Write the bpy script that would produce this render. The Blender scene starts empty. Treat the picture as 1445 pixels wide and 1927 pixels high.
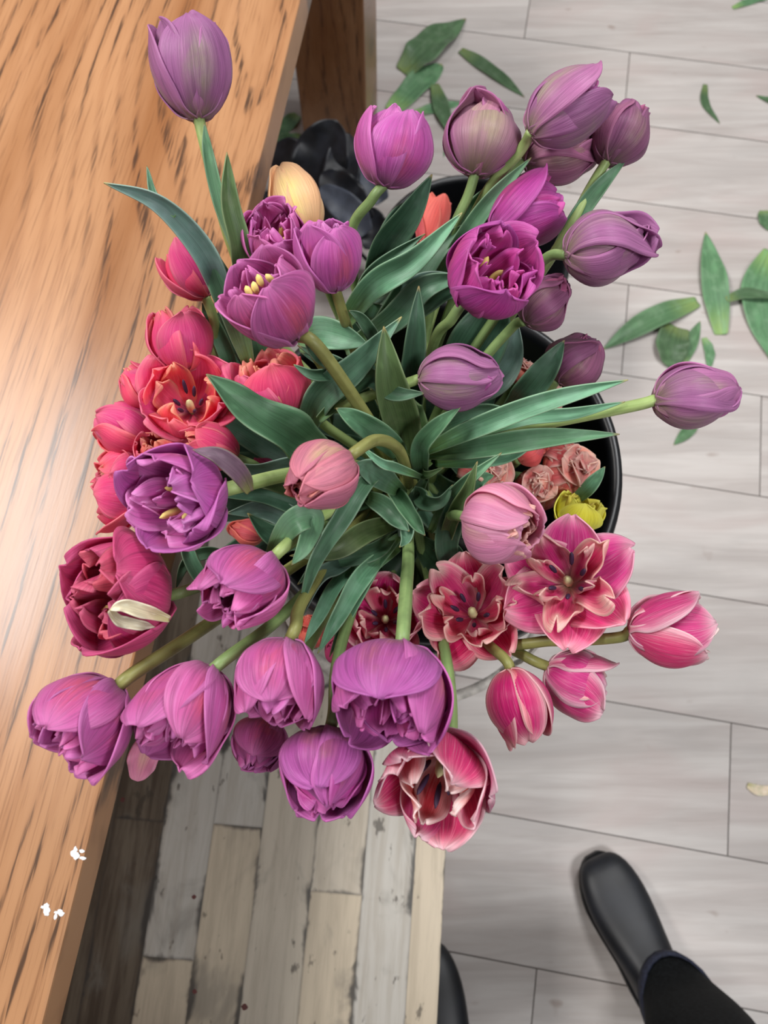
import bpy, bmesh, math, random
from mathutils import Vector, Matrix, noise

# ------------------------------------------------------------------ camera, world, lights
sc = bpy.context.scene
COL = sc.collection
R_ = math.radians
F_PX, IW, IH, CAM_H, PITCH = 1400.0, 1445.0, 1927.0, 1.42, R_(72.1)
cam = bpy.data.cameras.new('camera')
camo = bpy.data.objects.new('camera', cam)
COL.objects.link(camo)
camo.location = (0, 0, CAM_H)
camo.rotation_euler = (R_(90) - PITCH, 0, 0)
cam.sensor_fit = 'VERTICAL'
cam.sensor_height = 24.0
cam.lens = 24.0 * F_PX / IH
cam.clip_start = 0.02
cam.dof.use_dof = True
cam.dof.focus_distance = 0.50
cam.dof.aperture_fstop = 6.0
sc.camera = camo

world = bpy.data.worlds.new('room_light')
sc.world = world
world.use_nodes = True
wb = world.node_tree.nodes['Background']
wb.inputs[0].default_value = (0.98, 0.98, 1.0, 1)
wb.inputs[1].default_value = 0.24

def area(name, loc, size, power, color, aim=(0, 0.2, 0.4)):
    l = bpy.data.lights.new(name, 'AREA')
    l.shape = 'RECTANGLE'
    l.size, l.size_y = size
    l.energy = power
    l.color = color
    o = bpy.data.objects.new(name, l)
    COL.objects.link(o)
    o.location = loc
    o.rotation_euler = (Vector(aim) - Vector(loc)).to_track_quat('-Z', 'Y').to_euler()
    return o

area('ceiling_panel_light', (-1.45, 0.85, 2.75), (0.6, 1.2), 78, (1.0, 0.975, 0.95), (-1.45, 0.85, 0))
area('ceiling_panel_light', (0.75, 1.25, 2.75), (0.6, 0.6), 34, (0.985, 0.99, 1.0), (0.75, 1.25, 0))
area('ceiling_panel_light', (1.1, -0.9, 2.75), (0.6, 0.6), 34, (0.985, 0.99, 1.0), (1.1, -0.9, 0))

sc.view_settings.view_transform = 'Standard'
sc.view_settings.look = 'None'
sc.view_settings.exposure = 0.0
sc.view_settings.gamma = 1.0
sc.view_settings.use_curve_mapping = False

# ------------------------------------------------------------------ helpers
FWD = Vector((0, math.cos(PITCH), -math.sin(PITCH)))
DWN = Vector((0, -math.sin(PITCH), -math.cos(PITCH)))
RGT = Vector((1, 0, 0))
CAM = Vector((0, 0, CAM_H))

def ray(x, y):
    return FWD + RGT * ((x - IW / 2) / F_PX) + DWN * ((y - IH / 2) / F_PX)
def at(x, y, z):                      # photo position at a distance along the view axis
    return CAM + ray(x, y) * z
def on(x, y, h):                      # photo position on a level plane
    d = ray(x, y)
    return CAM + d * ((h - CAM_H) / d.z)

def lin(c):
    return tuple(((v / 255) / 12.92 if v / 255 <= .04045 else (((v / 255) + .055) / 1.055) ** 2.4) for v in c)
def rgba(c):
    return (*lin(c), 1.0)

def link(name, me, mat=None, parent=None):
    o = bpy.data.objects.new(name, me)
    COL.objects.link(o)
    if mat:
        for m in (mat if isinstance(mat, (list, tuple)) else [mat]):
            me.materials.append(m)
    if parent:
        o.parent = parent
    return o
def empty(name, loc, rz=0):
    o = bpy.data.objects.new(name, None)
    o.empty_display_size = .02
    COL.objects.link(o)
    o.location = loc
    o.rotation_euler = (0, 0, rz)
    return o
def tag(o, label=None, cat=None, group=None, kind=None):
    for k, v in (('label', label), ('category', cat), ('group', group), ('kind', kind)):
        if v:
            o[k] = v
    return o
def smooth(me):
    for p in me.polygons:
        p.use_smooth = True
def mesh(verts, faces, uvs=None, sm=True):
    me = bpy.data.meshes.new('m')
    me.from_pydata([tuple(v) for v in verts], [], faces)
    if uvs:
        lay = me.uv_layers.new(name='UVMap')
        for l in me.loops:
            lay.data[l.index].uv = uvs[l.vertex_index]
    if sm:
        smooth(me)
    me.update()
    return me
def grid_faces(nu, nv):
    return [(j * nu + i, j * nu + i + 1, (j + 1) * nu + i + 1, (j + 1) * nu + i) for j in range(nv - 1) for i in range(nu - 1)]
def box(cx, cy, cz, sx, sy, sz, bev=.003):
    bm = bmesh.new()
    bmesh.ops.create_cube(bm, size=1)
    for v in bm.verts:
        v.co = Vector((cx + v.co.x * sx, cy + v.co.y * sy, cz + v.co.z * sz))
    if bev:
        bmesh.ops.bevel(bm, geom=bm.edges[:], offset=bev, segments=2, affect='EDGES', profile=.6)
    me = bpy.data.meshes.new('m')
    bm.to_mesh(me)
    bm.free()
    return me
def catmull(P, n):
    P = [Vector(p) for p in P]
    if len(P) == 2:
        return [P[0].lerp(P[1], i / n) for i in range(n + 1)]
    Q = [P[0] * 2 - P[1]] + P + [P[-1] * 2 - P[-2]]
    segs = len(P) - 1
    out = []
    for k in range(n + 1):
        s = min(k / n * segs, segs - 1e-6)
        i = int(s)
        t = s - i
        a, b, c, d = Q[i:i + 4]
        out.append(.5 * ((2 * b) + (c - a) * t + (2 * a - 5 * b + 4 * c - d) * t * t + (3 * b - a - 3 * c + d) * t ** 3))
    return out
def tube(P, rad, ns=8, org=Vector()):
    n = len(P)
    V, Fc, U = [], [], []
    T0 = (P[1] - P[0]).normalized()
    s = T0.orthogonal().normalized()
    for i, p in enumerate(P):
        T = (P[min(i + 1, n - 1)] - P[max(i - 1, 0)]).normalized()
        s = (s - T * s.dot(T)).normalized()
        b = T.cross(s)
        r = rad(i / (n - 1)) if callable(rad) else rad
        for k in range(ns):
            a = 2 * math.pi * k / ns
            V.append(p + (s * math.cos(a) + b * math.sin(a)) * r - org)
            U.append((k / ns, i / (n - 1)))
    for i in range(n - 1):
        for k in range(ns):
            k2 = (k + 1) % ns
            Fc.append((i * ns + k, i * ns + k2, (i + 1) * ns + k2, (i + 1) * ns + k))
    Fc.append(tuple(range(ns))[::-1])
    Fc.append(tuple((n - 1) * ns + k for k in range(ns)))
    return mesh(V, Fc, U)
def lathe(prof, ns=64, org=Vector()):
    V, Fc = [], []
    for r, z in prof:
        for k in range(ns):
            a = 2 * math.pi * k / ns
            V.append(Vector((r * math.cos(a), r * math.sin(a), z)))
    for i in range(len(prof) - 1):
        for k in range(ns):
            k2 = (k + 1) % ns
            Fc.append((i * ns + k, i * ns + k2, (i + 1) * ns + k2, (i + 1) * ns + k))
    return mesh(V, Fc)

# ------------------------------------------------------------------ materials
class NT:
    def __init__(s, name):
        s.m = bpy.data.materials.new(name)
        s.m.use_nodes = True
        s.t = s.m.node_tree
        s.n = s.t.nodes
        s.b = s.n['Principled BSDF']
        s.out = s.n['Material Output']
    def new(s, kind, **kw):
        nd = s.n.new(kind)
        for k, v in kw.items():
            setattr(nd, k, v)
        return nd
    def lk(s, a, b):
        s.t.links.new(a, b)
        return s
    def val(s, sock, v):
        if hasattr(v, 'is_linked') or hasattr(v, 'node'):
            s.lk(v, sock)
        else:
            sock.default_value = v
    def math(s, op, a, b=0.0, c=0.0, clamp=False):
        nd = s.new('ShaderNodeMath', operation=op, use_clamp=clamp)
        for i, v in enumerate((a, b, c)):
            s.val(nd.inputs[i], v)
        return nd.outputs[0]
    def mix(s, f, a, b, mode='MIX'):
        nd = s.new('ShaderNodeMix', data_type='RGBA', blend_type=mode)
        s.val(nd.inputs[0], f)
        s.val(nd.inputs[6], a)
        s.val(nd.inputs[7], b)
        return nd.outputs[2]
    def mapr(s, v, a, b, c=0.0, d=1.0, smoothstep=True):
        nd = s.new('ShaderNodeMapRange', interpolation_type='SMOOTHSTEP' if smoothstep else 'LINEAR')
        s.val(nd.inputs[0], v)
        for i, x in enumerate((a, b, c, d)):
            nd.inputs[i + 1].default_value = x
        return nd.outputs[0]
    def coord(s, out='Object', scale=(1, 1, 1), rot=(0, 0, 0), loc=(0, 0, 0)):
        tc = s.new('ShaderNodeTexCoord')
        mp = s.new('ShaderNodeMapping')
        mp.inputs['Scale'].default_value = scale
        mp.inputs['Rotation'].default_value = rot
        mp.inputs['Location'].default_value = loc
        s.lk(tc.outputs[out], mp.inputs[0])
        return mp.outputs[0]
    def noise(s, vec, scale=1.0, detail=4.0, rough=.55, dist=0.0):
        nd = s.new('ShaderNodeTexNoise')
        s.lk(vec, nd.inputs['Vector'])
        nd.inputs['Scale'].default_value = scale
        nd.inputs['Detail'].default_value = detail
        nd.inputs['Roughness'].default_value = rough
        nd.inputs['Distortion'].default_value = dist
        return nd.outputs[0]
    def bump(s, h, strength=.3, dist=.002):
        nd = s.new('ShaderNodeBump')
        nd.inputs['Strength'].default_value = strength
        nd.inputs['Distance'].default_value = dist
        s.lk(h, nd.inputs['Height'])
        s.lk(nd.outputs[0], s.b.inputs['Normal'])
    def set(s, **kw):
        for k, v in kw.items():
            s.val(s.b.inputs[k.replace('_', ' ')], v)

def plain(name, c, rough=.5, metal=0.0, var=.1, scale=40, spec=.5, bump=0.0):
    t = NT(name)
    nz = t.noise(t.coord(), scale, 3)
    col = t.mix(t.mapr(nz, .35, .65), rgba([v * (1 - var) for v in c]), rgba([min(255, v * (1 + var)) for v in c]))
    t.set(Base_Color=col, Roughness=rough, Metallic=metal)
    t.b.inputs['Specular IOR Level'].default_value = spec
    if bump:
        t.bump(nz, bump, .001)
    return t.m

def petal_mat(name, base, mid, edge, flush=None, flush_amt=.0, streak=.25, streak_col=None, base_v=.28, edge_p=3.0, edge_amt=.7, tip=None, tip_amt=.0, transl=.38, rough=.42, blot=.0):
    t = NT(name)
    uv = t.coord('UV')
    sep = t.new('ShaderNodeSeparateXYZ')
    t.lk(uv, sep.inputs[0])
    u, v = sep.outputs[0], sep.outputs[1]
    au = t.math('ABSOLUTE', t.math('MULTIPLY_ADD', u, 2.0, -1.0))
    info = t.new('ShaderNodeObjectInfo')
    rnd = info.outputs['Random']
    off = t.new('ShaderNodeVectorMath', operation='ADD')
    cmb = t.new('ShaderNodeCombineXYZ')
    t.lk(t.math('MULTIPLY', rnd, 37.0), cmb.inputs[2])
    mp = t.coord('UV', (22, 1.6, 1))
    t.lk(mp, off.inputs[0])
    t.lk(cmb.outputs[0], off.inputs[1])
    fine = t.noise(off.outputs[0], 1.0, 4, .6, .3)
    off3 = t.new('ShaderNodeVectorMath', operation='ADD')
    t.lk(t.coord('UV', (85, 2.2, 1)), off3.inputs[0])
    t.lk(cmb.outputs[0], off3.inputs[1])
    hair = t.noise(off3.outputs[0], 1.0, 2, .6, .2)
    off2 = t.new('ShaderNodeVectorMath', operation='ADD')
    t.lk(t.coord('UV', (3.2, 2.2, 1)), off2.inputs[0])
    t.lk(cmb.outputs[0], off2.inputs[1])
    big = t.noise(off2.outputs[0], 1.0, 3, .5, .5)
    col = t.mix(t.mapr(t.math('ADD', v, t.math('MULTIPLY_ADD', fine, .16, -.08)), .02, base_v), rgba(base), rgba(mid))
    em = t.math('POWER', t.math('MAXIMUM', au, t.mapr(v, .55, 1.02, 0, 1)), edge_p)
    em = t.math('MULTIPLY', t.math('MULTIPLY', em, t.mapr(fine, .2, .7, .55, 1.25)), edge_amt, clamp=True)
    col = t.mix(em, col, rgba(edge))
    if flush:
        fm = t.math('MULTIPLY', t.mapr(au, .05, .62, 1, 0), t.mapr(v, .05, .35, 0, 1))
        fm = t.math('MULTIPLY', fm, t.mapr(v, .55, .97, 1, 0))
        fm = t.math('MULTIPLY', fm, t.mapr(big, .34, .6, .25, 1.0))
        col = t.mix(t.math('MULTIPLY', fm, flush_amt, clamp=True), col, rgba(flush))
    if tip:
        col = t.mix(t.math('MULTIPLY', t.mapr(v, .72, 1.0), tip_amt, clamp=True), col, rgba(tip))
    sc_ = streak_col or tuple(c * .72 for c in mid)
    sm = t.math('MULTIPLY', t.mapr(fine, .44, .66), streak * 1.25)
    if streak_col:
        sm = t.math('MULTIPLY', sm, t.mapr(au, .0, .8, 1.25, .1))
        sm = t.math('MULTIPLY', sm, t.mapr(v, .6, 1.0, 1, .25), clamp=True)
    col = t.mix(sm, col, rgba(sc_))
    if blot:
        col = t.mix(t.math('MULTIPLY', t.mapr(big, .5, .7), blot), col, rgba(tuple(c * .62 for c in mid)))
    col = t.mix(t.math('MULTIPLY', t.mapr(hair, .48, .68), .30), col, rgba([c * .74 for c in mid]))
    col = t.mix(t.math('MULTIPLY', t.mapr(hair, .46, .3), .22), col, rgba([min(255, c * 1.1 + 16) for c in edge]))
    hsv = t.new('ShaderNodeHueSaturation')
    t.lk(col, hsv.inputs['Color'])
    t.lk(t.math('MULTIPLY_ADD', rnd, .024, .490), hsv.inputs['Hue'])
    t.lk(t.math('MULTIPLY_ADD', rnd, .26, .88), hsv.inputs['Value'])
    t.set(Base_Color=hsv.outputs[0], Roughness=rough)
    t.b.inputs['Specular IOR Level'].default_value = .30
    t.b.inputs['Sheen Weight'].default_value = .08
    t.bump(t.math('ADD', fine, t.math('MULTIPLY', hair, .4)), .36, .0018)
    tr = t.new('ShaderNodeBsdfTranslucent')
    t.lk(hsv.outputs[0], tr.inputs[0])
    ms = t.new('ShaderNodeMixShader')
    ms.inputs[0].default_value = transl
    t.lk(t.b.outputs[0], ms.inputs[1])
    t.lk(tr.outputs[0], ms.inputs[2])
    t.lk(ms.outputs[0], t.out.inputs[0])
    return t.m

def leaf_mat(name, base, mid, edge, transl=.15, rough=.42):
    t = NT(name)
    uv = t.coord('UV')
    sep = t.new('ShaderNodeSeparateXYZ')
    t.lk(uv, sep.inputs[0])
    u, v = sep.outputs[0], sep.outputs[1]
    au = t.math('ABSOLUTE', t.math('MULTIPLY_ADD', u, 2.0, -1.0))
    info = t.new('ShaderNodeObjectInfo')
    rnd = info.outputs['Random']
    vein = t.noise(t.coord('UV', (30, 1.2, 1)), 1.0, 3, .6)
    big = t.noise(t.coord('Object', (1, 1, 1)), 45, 3, .55)
    col = t.mix(t.mapr(v, .0, .35), rgba(base), rgba(mid))
    col = t.mix(t.math('MULTIPLY', t.mapr(vein, .4, .66), .5), col, rgba([c * .66 for c in mid]))
    col = t.mix(t.math('MULTIPLY', t.mapr(t.noise(t.coord('UV', (2.2, 3.5, 1)), 1.0, 2, .5, .6), .5, .66), .45), col, rgba([min(255, c * 1.22 + 8) for c in mid]))
    col = t.mix(t.math('MULTIPLY', t.mapr(big, .45, .68), .40), col, rgba([mid[0] * 1.15 + 18, mid[1] * 1.08 + 12, mid[2] * 1.15 + 16]))
    col = t.mix(t.math('MULTIPLY', t.mapr(au, .86, 1.0), .55), col, rgba(edge))
    col = t.mix(t.math('MULTIPLY', t.mapr(v, .955, 1.0), .7), col, rgba((176, 152, 96)))
    hsv = t.new('ShaderNodeHueSaturation')
    t.lk(col, hsv.inputs['Color'])
    t.lk(t.math('MULTIPLY_ADD', rnd, .03, .485), hsv.inputs['Hue'])
    t.lk(t.math('MULTIPLY_ADD', rnd, .62, .66), hsv.inputs['Value'])
    t.set(Base_Color=hsv.outputs[0], Roughness=rough)
    t.b.inputs['Specular IOR Level'].default_value = .35
    t.bump(vein, .2, .0012)
    tr = t.new('ShaderNodeBsdfTranslucent')
    t.lk(hsv.outputs[0], tr.inputs[0])
    ms = t.new('ShaderNodeMixShader')
    ms.inputs[0].default_value = transl
    t.lk(t.b.outputs[0], ms.inputs[1])
    t.lk(tr.outputs[0], ms.inputs[2])
    t.lk(ms.outputs[0], t.out.inputs[0])
    return t.m

def stem_mat(name, a, b):
    t = NT(name)
    n1 = t.noise(t.coord('UV', (6, 3, 1)), 1.0, 4)
    n2 = t.noise(t.coord('Object'), 60, 3)
    col = t.mix(t.mapr(n1, .3, .7), rgba(a), rgba(b))
    col = t.mix(t.math('MULTIPLY', t.mapr(n2, .45, .7), .4), col, rgba([c * .72 for c in a]))
    t.set(Base_Color=col, Roughness=.45)
    t.b.inputs['Specular IOR Level'].default_value = .35
    t.bump(n1, .15, .001)
    return t.m

# PETALS: outer / inner material pairs
PM = {}
def pm(key, o, i=None):
    PM[key] = (petal_mat(key + '_outer_petal', **o), petal_mat(key + '_inner_petal', **(i or o)))
GRN = (150, 150, 118)
pm('mauve', dict(base=(164, 152, 122), mid=(180, 112, 164), edge=(208, 138, 190), flush=(176, 166, 142), flush_amt=.85, streak=.3),
   dict(base=(160, 70, 120), mid=(190, 74, 160), edge=(206, 122, 184)))
pm('dusk', dict(base=(140, 124, 108), mid=(168, 100, 140), edge=(192, 124, 166), flush=(172, 150, 130), flush_amt=.7, streak=.4),
   dict(base=(160, 64, 104), mid=(194, 88, 146), edge=(210, 136, 176)))
pm('pale', dict(base=(158, 146, 112), mid=(192, 146, 158), edge=(196, 116, 172), flush=(192, 178, 148), flush_amt=1.0, streak=.25, edge_amt=.9),
   dict(base=(150, 70, 120), mid=(190, 84, 164), edge=(206, 126, 188)))
pm('violet', dict(base=(146, 96, 126), mid=(206, 92, 182), edge=(230, 144, 212), flush=(214, 100, 136), flush_amt=.8, streak=.35, base_v=.35),
   dict(base=(170, 20, 120), mid=(222, 104, 196), edge=(238, 168, 226), streak=.35, base_v=.42))
pm('magenta', dict(base=(146, 84, 120), mid=(200, 64, 162), edge=(224, 122, 202), flush=(206, 84, 130), flush_amt=.7, streak=.4, base_v=.35),
   dict(base=(160, 10, 100), mid=(214, 56, 164), edge=(228, 118, 202), base_v=.42))
pm('orchid', dict(base=(134, 92, 116), mid=(210, 98, 172), edge=(234, 146, 208), flush=(218, 96, 124), flush_amt=.85, streak=.4, base_v=.5),
   dict(base=(186, 10, 112), mid=(222, 88, 180), edge=(238, 158, 218), streak_col=(186, 14, 112), streak=.55, base_v=.65))
pm('plum', dict(base=(132, 96, 118), mid=(200, 94, 176), edge=(226, 134, 208), flush=(192, 116, 124), flush_amt=.95, streak=.4, base_v=.55),
   dict(base=(190, 8, 112), mid=(206, 66, 164), edge=(228, 136, 206), streak_col=(186, 14, 112), streak=.6, base_v=.65))
pm('hotpink', dict(base=(216, 100, 130), mid=(246, 80, 144), edge=(250, 146, 156), flush=(242, 106, 162), flush_amt=.5, streak=.3, streak_col=(220, 34, 92), edge_p=4),
   dict(base=(120, 40, 90), mid=(246, 86, 128), edge=(252, 184, 152), streak_col=(224, 40, 68), edge_amt=.8, edge_p=3.8))
pm('rose', dict(base=(170, 40, 90), mid=(212, 64, 130), edge=(228, 112, 158), flush=(206, 70, 120), flush_amt=.4, streak=.35),
   dict(base=(160, 14, 66), mid=(224, 74, 128), edge=(236, 128, 152), streak=.3))
pm('crimson', dict(base=(206, 90, 104), mid=(226, 42, 126), edge=(252, 208, 208), streak=.3, edge_p=5.0, edge_amt=1.0),
   dict(base=(150, 24, 66), mid=(236, 66, 128), edge=(253, 216, 206), edge_p=3.6, edge_amt=1.0, streak=.25))
pm('star', dict(base=(246, 220, 180), mid=(230, 46, 148), edge=(252, 192, 210), streak=.3, edge_p=3.6, edge_amt=1.0, base_v=.25, flush=(244, 150, 186), flush_amt=.3),
   dict(base=(246, 226, 186), mid=(230, 56, 132), edge=(252, 212, 200), edge_p=2.4, edge_amt=1.0, base_v=.3, streak=.2))
pm('redwhite', dict(base=(236, 160, 180), mid=(224, 66, 138), edge=(250, 222, 228), edge_p=5, edge_amt=.95, streak=.3, base_v=.15),
   dict(base=(252, 232, 226), mid=(236, 78, 78), edge=(253, 234, 230), streak_col=(222, 36, 40), streak=.6, edge_p=2.2, edge_amt=1.0, base_v=.5))
pm('peony', dict(base=(216, 170, 160), mid=(234, 146, 186), edge=(244, 180, 204), flush=(230, 200, 164), flush_amt=.6, streak=.2),
   dict(base=(220, 80, 84), mid=(238, 162, 158), edge=(248, 204, 196), streak=.3, streak_col=(226, 96, 98)))
pm('bud', dict(base=(190, 160, 130), mid=(224, 138, 164), edge=(234, 146, 160), flush=(204, 190, 130), flush_amt=1.0, streak=.35),
   dict(base=(160, 40, 54), mid=(222, 124, 116), edge=(238, 164, 152), streak=.3))
pm('salmon', dict(base=(200, 184, 126), mid=(230, 104, 98), edge=(253, 222, 206), flush=(236, 150, 122), flush_amt=.5, streak=.35, edge_p=6, edge_amt=.95, blot=.15),
   dict(base=(200, 76, 60), mid=(230, 92, 90), edge=(254, 228, 214), streak=.35, edge_p=5.5, edge_amt=.95))
pm('yellow', dict(base=(186, 186, 66), mid=(246, 234, 84), edge=(250, 244, 130), streak=.2), dict(base=(200, 180, 36), mid=(246, 230, 70), edge=(250, 240, 120)))
pm('peach', dict(base=(230, 160, 112), mid=(242, 194, 146), edge=(242, 186, 140), flush=(236, 216, 134), flush_amt=.9, streak=.15, transl=.2),
   dict(base=(226, 150, 90), mid=(238, 176, 110), edge=(236, 160, 100)))
pm('coral', dict(base=(230, 130, 118), mid=(242, 104, 104), edge=(246, 140, 128), streak=.2), dict(base=(220, 90, 80), mid=(240, 94, 88), edge=(246, 140, 110)))

LEAF = leaf_mat('tulip_leaf', (108, 142, 84), (82, 120, 92), (146, 172, 146))
LEAF_LT = leaf_mat('fresh_tulip_leaf', (132, 166, 96), (100, 148, 112), (158, 190, 154))
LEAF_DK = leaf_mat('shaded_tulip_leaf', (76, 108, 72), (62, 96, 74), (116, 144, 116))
LEAF_BL = leaf_mat('glaucous_tulip_leaf', (112, 140, 104), (98, 128, 116), (160, 182, 166))
LEAF_OL = leaf_mat('olive_tulip_leaf', (110, 138, 70), (88, 114, 70), (146, 166, 120))
LEAF_PALE = leaf_mat('fallen_leaf_green', (150, 176, 104), (96, 134, 94), (128, 158, 120), .1)
LEAF_PUR = leaf_mat('purple_flushed_leaf', (170, 182, 110), (138, 110, 126), (150, 150, 116))
CREAM = leaf_mat('cream_sepal', (206, 196, 140), (226, 216, 184), (236, 228, 206), .2)
STEM = stem_mat('tulip_stem', (112, 138, 84), (136, 160, 102))
STEM_LT = stem_mat('pale_tulip_stem', (142, 166, 96), (170, 190, 126))
STEM_BR = stem_mat('bronze_tulip_stem', (118, 118, 64), (140, 142, 84))
ANTHER_Y = plain('yellow_anther', (226, 200, 120), .7)
ANTHER_D = plain('dark_anther', (58, 36, 66), .6)
PISTIL = plain('pale_pistil', (214, 214, 158), .6)

# ------------------------------------------------------------------ floor
YAW = R_(-9.7)
U2 = Vector((math.cos(YAW), math.sin(YAW), 0))
V2 = Vector((-math.sin(YAW), math.cos(YAW), 0))
def make_floor():
    rng = random.Random(5)
    lines = [-.069 + .2273 * k for k in range(-14, 40)]
    lines = [(.39 if abs(l - .3856) < .01 else l) for l in lines]
    known = {1.75: .326, .85: .37, .62: .665, .16: .62, -.07: None, -.29: .31}
    V, Fc, tone, U = [], [], [], []
    g = .0011
    for k in range(len(lines) - 1):
        a, b = lines[k], lines[k + 1]
        j0 = None
        for top, uj in ((1.75, .326), (1.07, .37), (.84, .665), (.16, .62), (-.29, .31), (1.98, .06), (1.30, -.28), (1.53, 1.0), (.61, 1.02), (.39, .98), (-.07, -.2)):
            if abs(b - top) < .03:
                j0 = uj
        if j0 is None:
            j0 = rng.uniform(-.5, .8)
        us = [j0 + 1.22 * m for m in range(-9, 10)]
        for m in range(len(us) - 1):
            i0 = len(V)
            for (uu, vv) in ((us[m] + g, a + g), (us[m + 1] - g, a + g), (us[m + 1] - g, b - g), (us[m] + g, b - g)):
                V.append(U2 * uu + V2 * vv)
            Fc.append((i0, i0 + 1, i0 + 2, i0 + 3))
            tone.append((rng.random(), rng.random()))
    i0 = len(V)
    V += [U2 * x + V2 * y + Vector((0, 0, -.0015)) for x, y in ((-11, -4), (11, -4), (11, 9), (-11, 9))]
    Fc.append((i0, i0 + 1, i0 + 2, i0 + 3))
    me = mesh(V, Fc, sm=False)
    at1 = me.attributes.new('tone', 'FLOAT', 'FACE')
    at2 = me.attributes.new('shift', 'FLOAT', 'FACE')
    for i, (x, y) in enumerate(tone):
        at1.data[i].value = x
        at2.data[i].value = y * 30
    t = NT('pale_vinyl_plank')
    a1 = t.new('ShaderNodeAttribute', attribute_name='tone')
    a2 = t.new('ShaderNodeAttribute', attribute_name='shift')
    def shifted(scale):
        c = t.coord('Object', scale, (0, 0, -YAW))
        ad = t.new('ShaderNodeVectorMath', operation='ADD')
        t.lk(c, ad.inputs[0])
        cm = t.new('ShaderNodeCombineXYZ')
        t.lk(a2.outputs['Fac'], cm.inputs[2])
        t.lk(cm.outputs[0], ad.inputs[1])
        return ad.outputs[0]
    g1 = t.noise(shifted((2.2, 26, 1)), 1.0, 5, .62, .6)
    g2 = t.noise(shifted((3.2, 9, 1)), 1.0, 3, .5, .8)
    g3 = t.noise(shifted((14, 22, 1)), 1.0, 2, .5, .2)
    g4 = t.noise(shifted((6, 160, 1)), 1.0, 3, .6)
    col = t.mix(t.mapr(g1, .25, .75), rgba((178, 169, 164)), rgba((208, 202, 197)))
    col = t.mix(t.math('MULTIPLY', t.mapr(g2, .5, .72), .4), col, rgba((190, 172, 167)))
    col = t.mix(t.math('MULTIPLY', t.mapr(g2, .5, .3), .3), col, rgba((178, 174, 170)))
    col = t.mix(t.math('MULTIPLY', t.mapr(g4, .5, .75), .22), col, rgba((168, 154, 146)))
    knot = t.math('MULTIPLY', t.mapr(g3, .70, .80), .55)
    col = t.mix(knot, col, rgba((140, 116, 104)))
    col = t.mix(t.math('MULTIPLY', a1.outputs['Fac'], .16), col, rgba((188, 180, 176)))
    # the thin joints between the boards
    geo = t.new('ShaderNodeNewGeometry')
    sp = t.new('ShaderNodeSeparateXYZ')
    t.lk(geo.outputs['Position'], sp.inputs[0])
    col = t.mix(t.mapr(sp.outputs[2], -.0008, -.0012), col, rgba((96, 88, 82)))
    t.set(Base_Color=col, Roughness=.42)
    t.b.inputs['Specular IOR Level'].default_value = .35
    t.bump(g4, .06, .001)
    o = link('floor', me, t.m)
    tag(o, 'floor of pale greyish wood-look planks with thin joints', 'floor', kind='structure')
make_floor()

# ------------------------------------------------------------------ oak table
TAB_H, TAB_T, TYAW = .72, .047, math.atan2(-.170, 1.119)
def oak(name, streak=1.0, dark=1.0):
    t = NT(name)
    rot = (0, 0, R_(3.5))
    warp = t.noise(t.coord('Object', (2.6, .75, 1), rot), 1.0, 2, .5)
    base = t.coord('Object', (1, .035, 1), rot)
    sep = t.new('ShaderNodeSeparateXYZ')
    t.lk(base, sep.inputs[0])
    w = t.math('MULTIPLY_ADD', t.math('ADD', warp, 0.0), .42, sep.outputs[0])
    kx = t.math('ADD', sep.outputs[0], .045)
    ky = t.math('MULTIPLY', t.math('ADD', sep.outputs[1], .0042), 8.5)
    kd = t.math('SQRT', t.math('ADD', t.math('POWER', t.math('ABSOLUTE', kx), 2.0), t.math('POWER', t.math('ABSOLUTE', ky), 2.0)))
    kd = t.math('ADD', kd, t.math('MULTIPLY', t.noise(t.coord('Object', (22, 12, 1)), 1.0, 3), .03))
    w = t.math('ADD', t.math('MULTIPLY', w, t.mapr(kd, .09, .15)), t.math('MULTIPLY', t.math('MULTIPLY', kd, .8), t.mapr(kd, .15, .09)))
    ring = t.math('SINE', t.math('MULTIPLY', w, 210.0))
    pore = t.noise(t.coord('Object', (230, 9, 20), rot), 1.0, 3, .7)
    pore2 = t.noise(t.coord('Object', (420, 14, 20), rot), 1.0, 2, .6)
    mask = t.noise(t.coord('Object', (2.2, 1.6, 1), rot, (3.1, .4, 0)), 1.0, 2, .5)
    big = t.noise(t.coord('Object', (9, 1.2, 3), rot), 1.0, 4, .55)
    col = t.mix(t.mapr(big, .3, .7), rgba((140 * dark, 92 * dark, 56 * dark)), rgba((178 * dark, 132 * dark, 94 * dark)))
    col = t.mix(t.math('MULTIPLY', t.mapr(ring, -.3, 1.0), .16), col, rgba((126 * dark, 74 * dark, 42 * dark)))
    col = t.mix(t.math('MULTIPLY', t.mapr(pore2, .5, .72), .4), col, rgba((102 * dark, 62 * dark, 36 * dark)))
    st = t.math('MULTIPLY', t.mapr(ring, .45, .98), t.mapr(pore, .46, .60))
    st = t.math('MULTIPLY', st, t.mapr(mask, .40, .56))
    col = t.mix(t.math('MULTIPLY', st, .82 * streak, clamp=True), col, rgba((46 * dark, 34 * dark, 30 * dark)))
    t.set(Base_Color=col, Roughness=t.mapr(big, .3, .7, .24, .34))
    t.b.inputs['Specular IOR Level'].default_value = .36
    t.bump(pore, .12, .001)
    return t.m
OAK = oak('oiled_oak')
OAK_D = oak('shade_toned_oak', .8, .82)  # darker oak copy: the far right leg's shade put into its colour
PAINT = plain('white_paint', (240, 240, 240), .5, var=.03)
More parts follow.
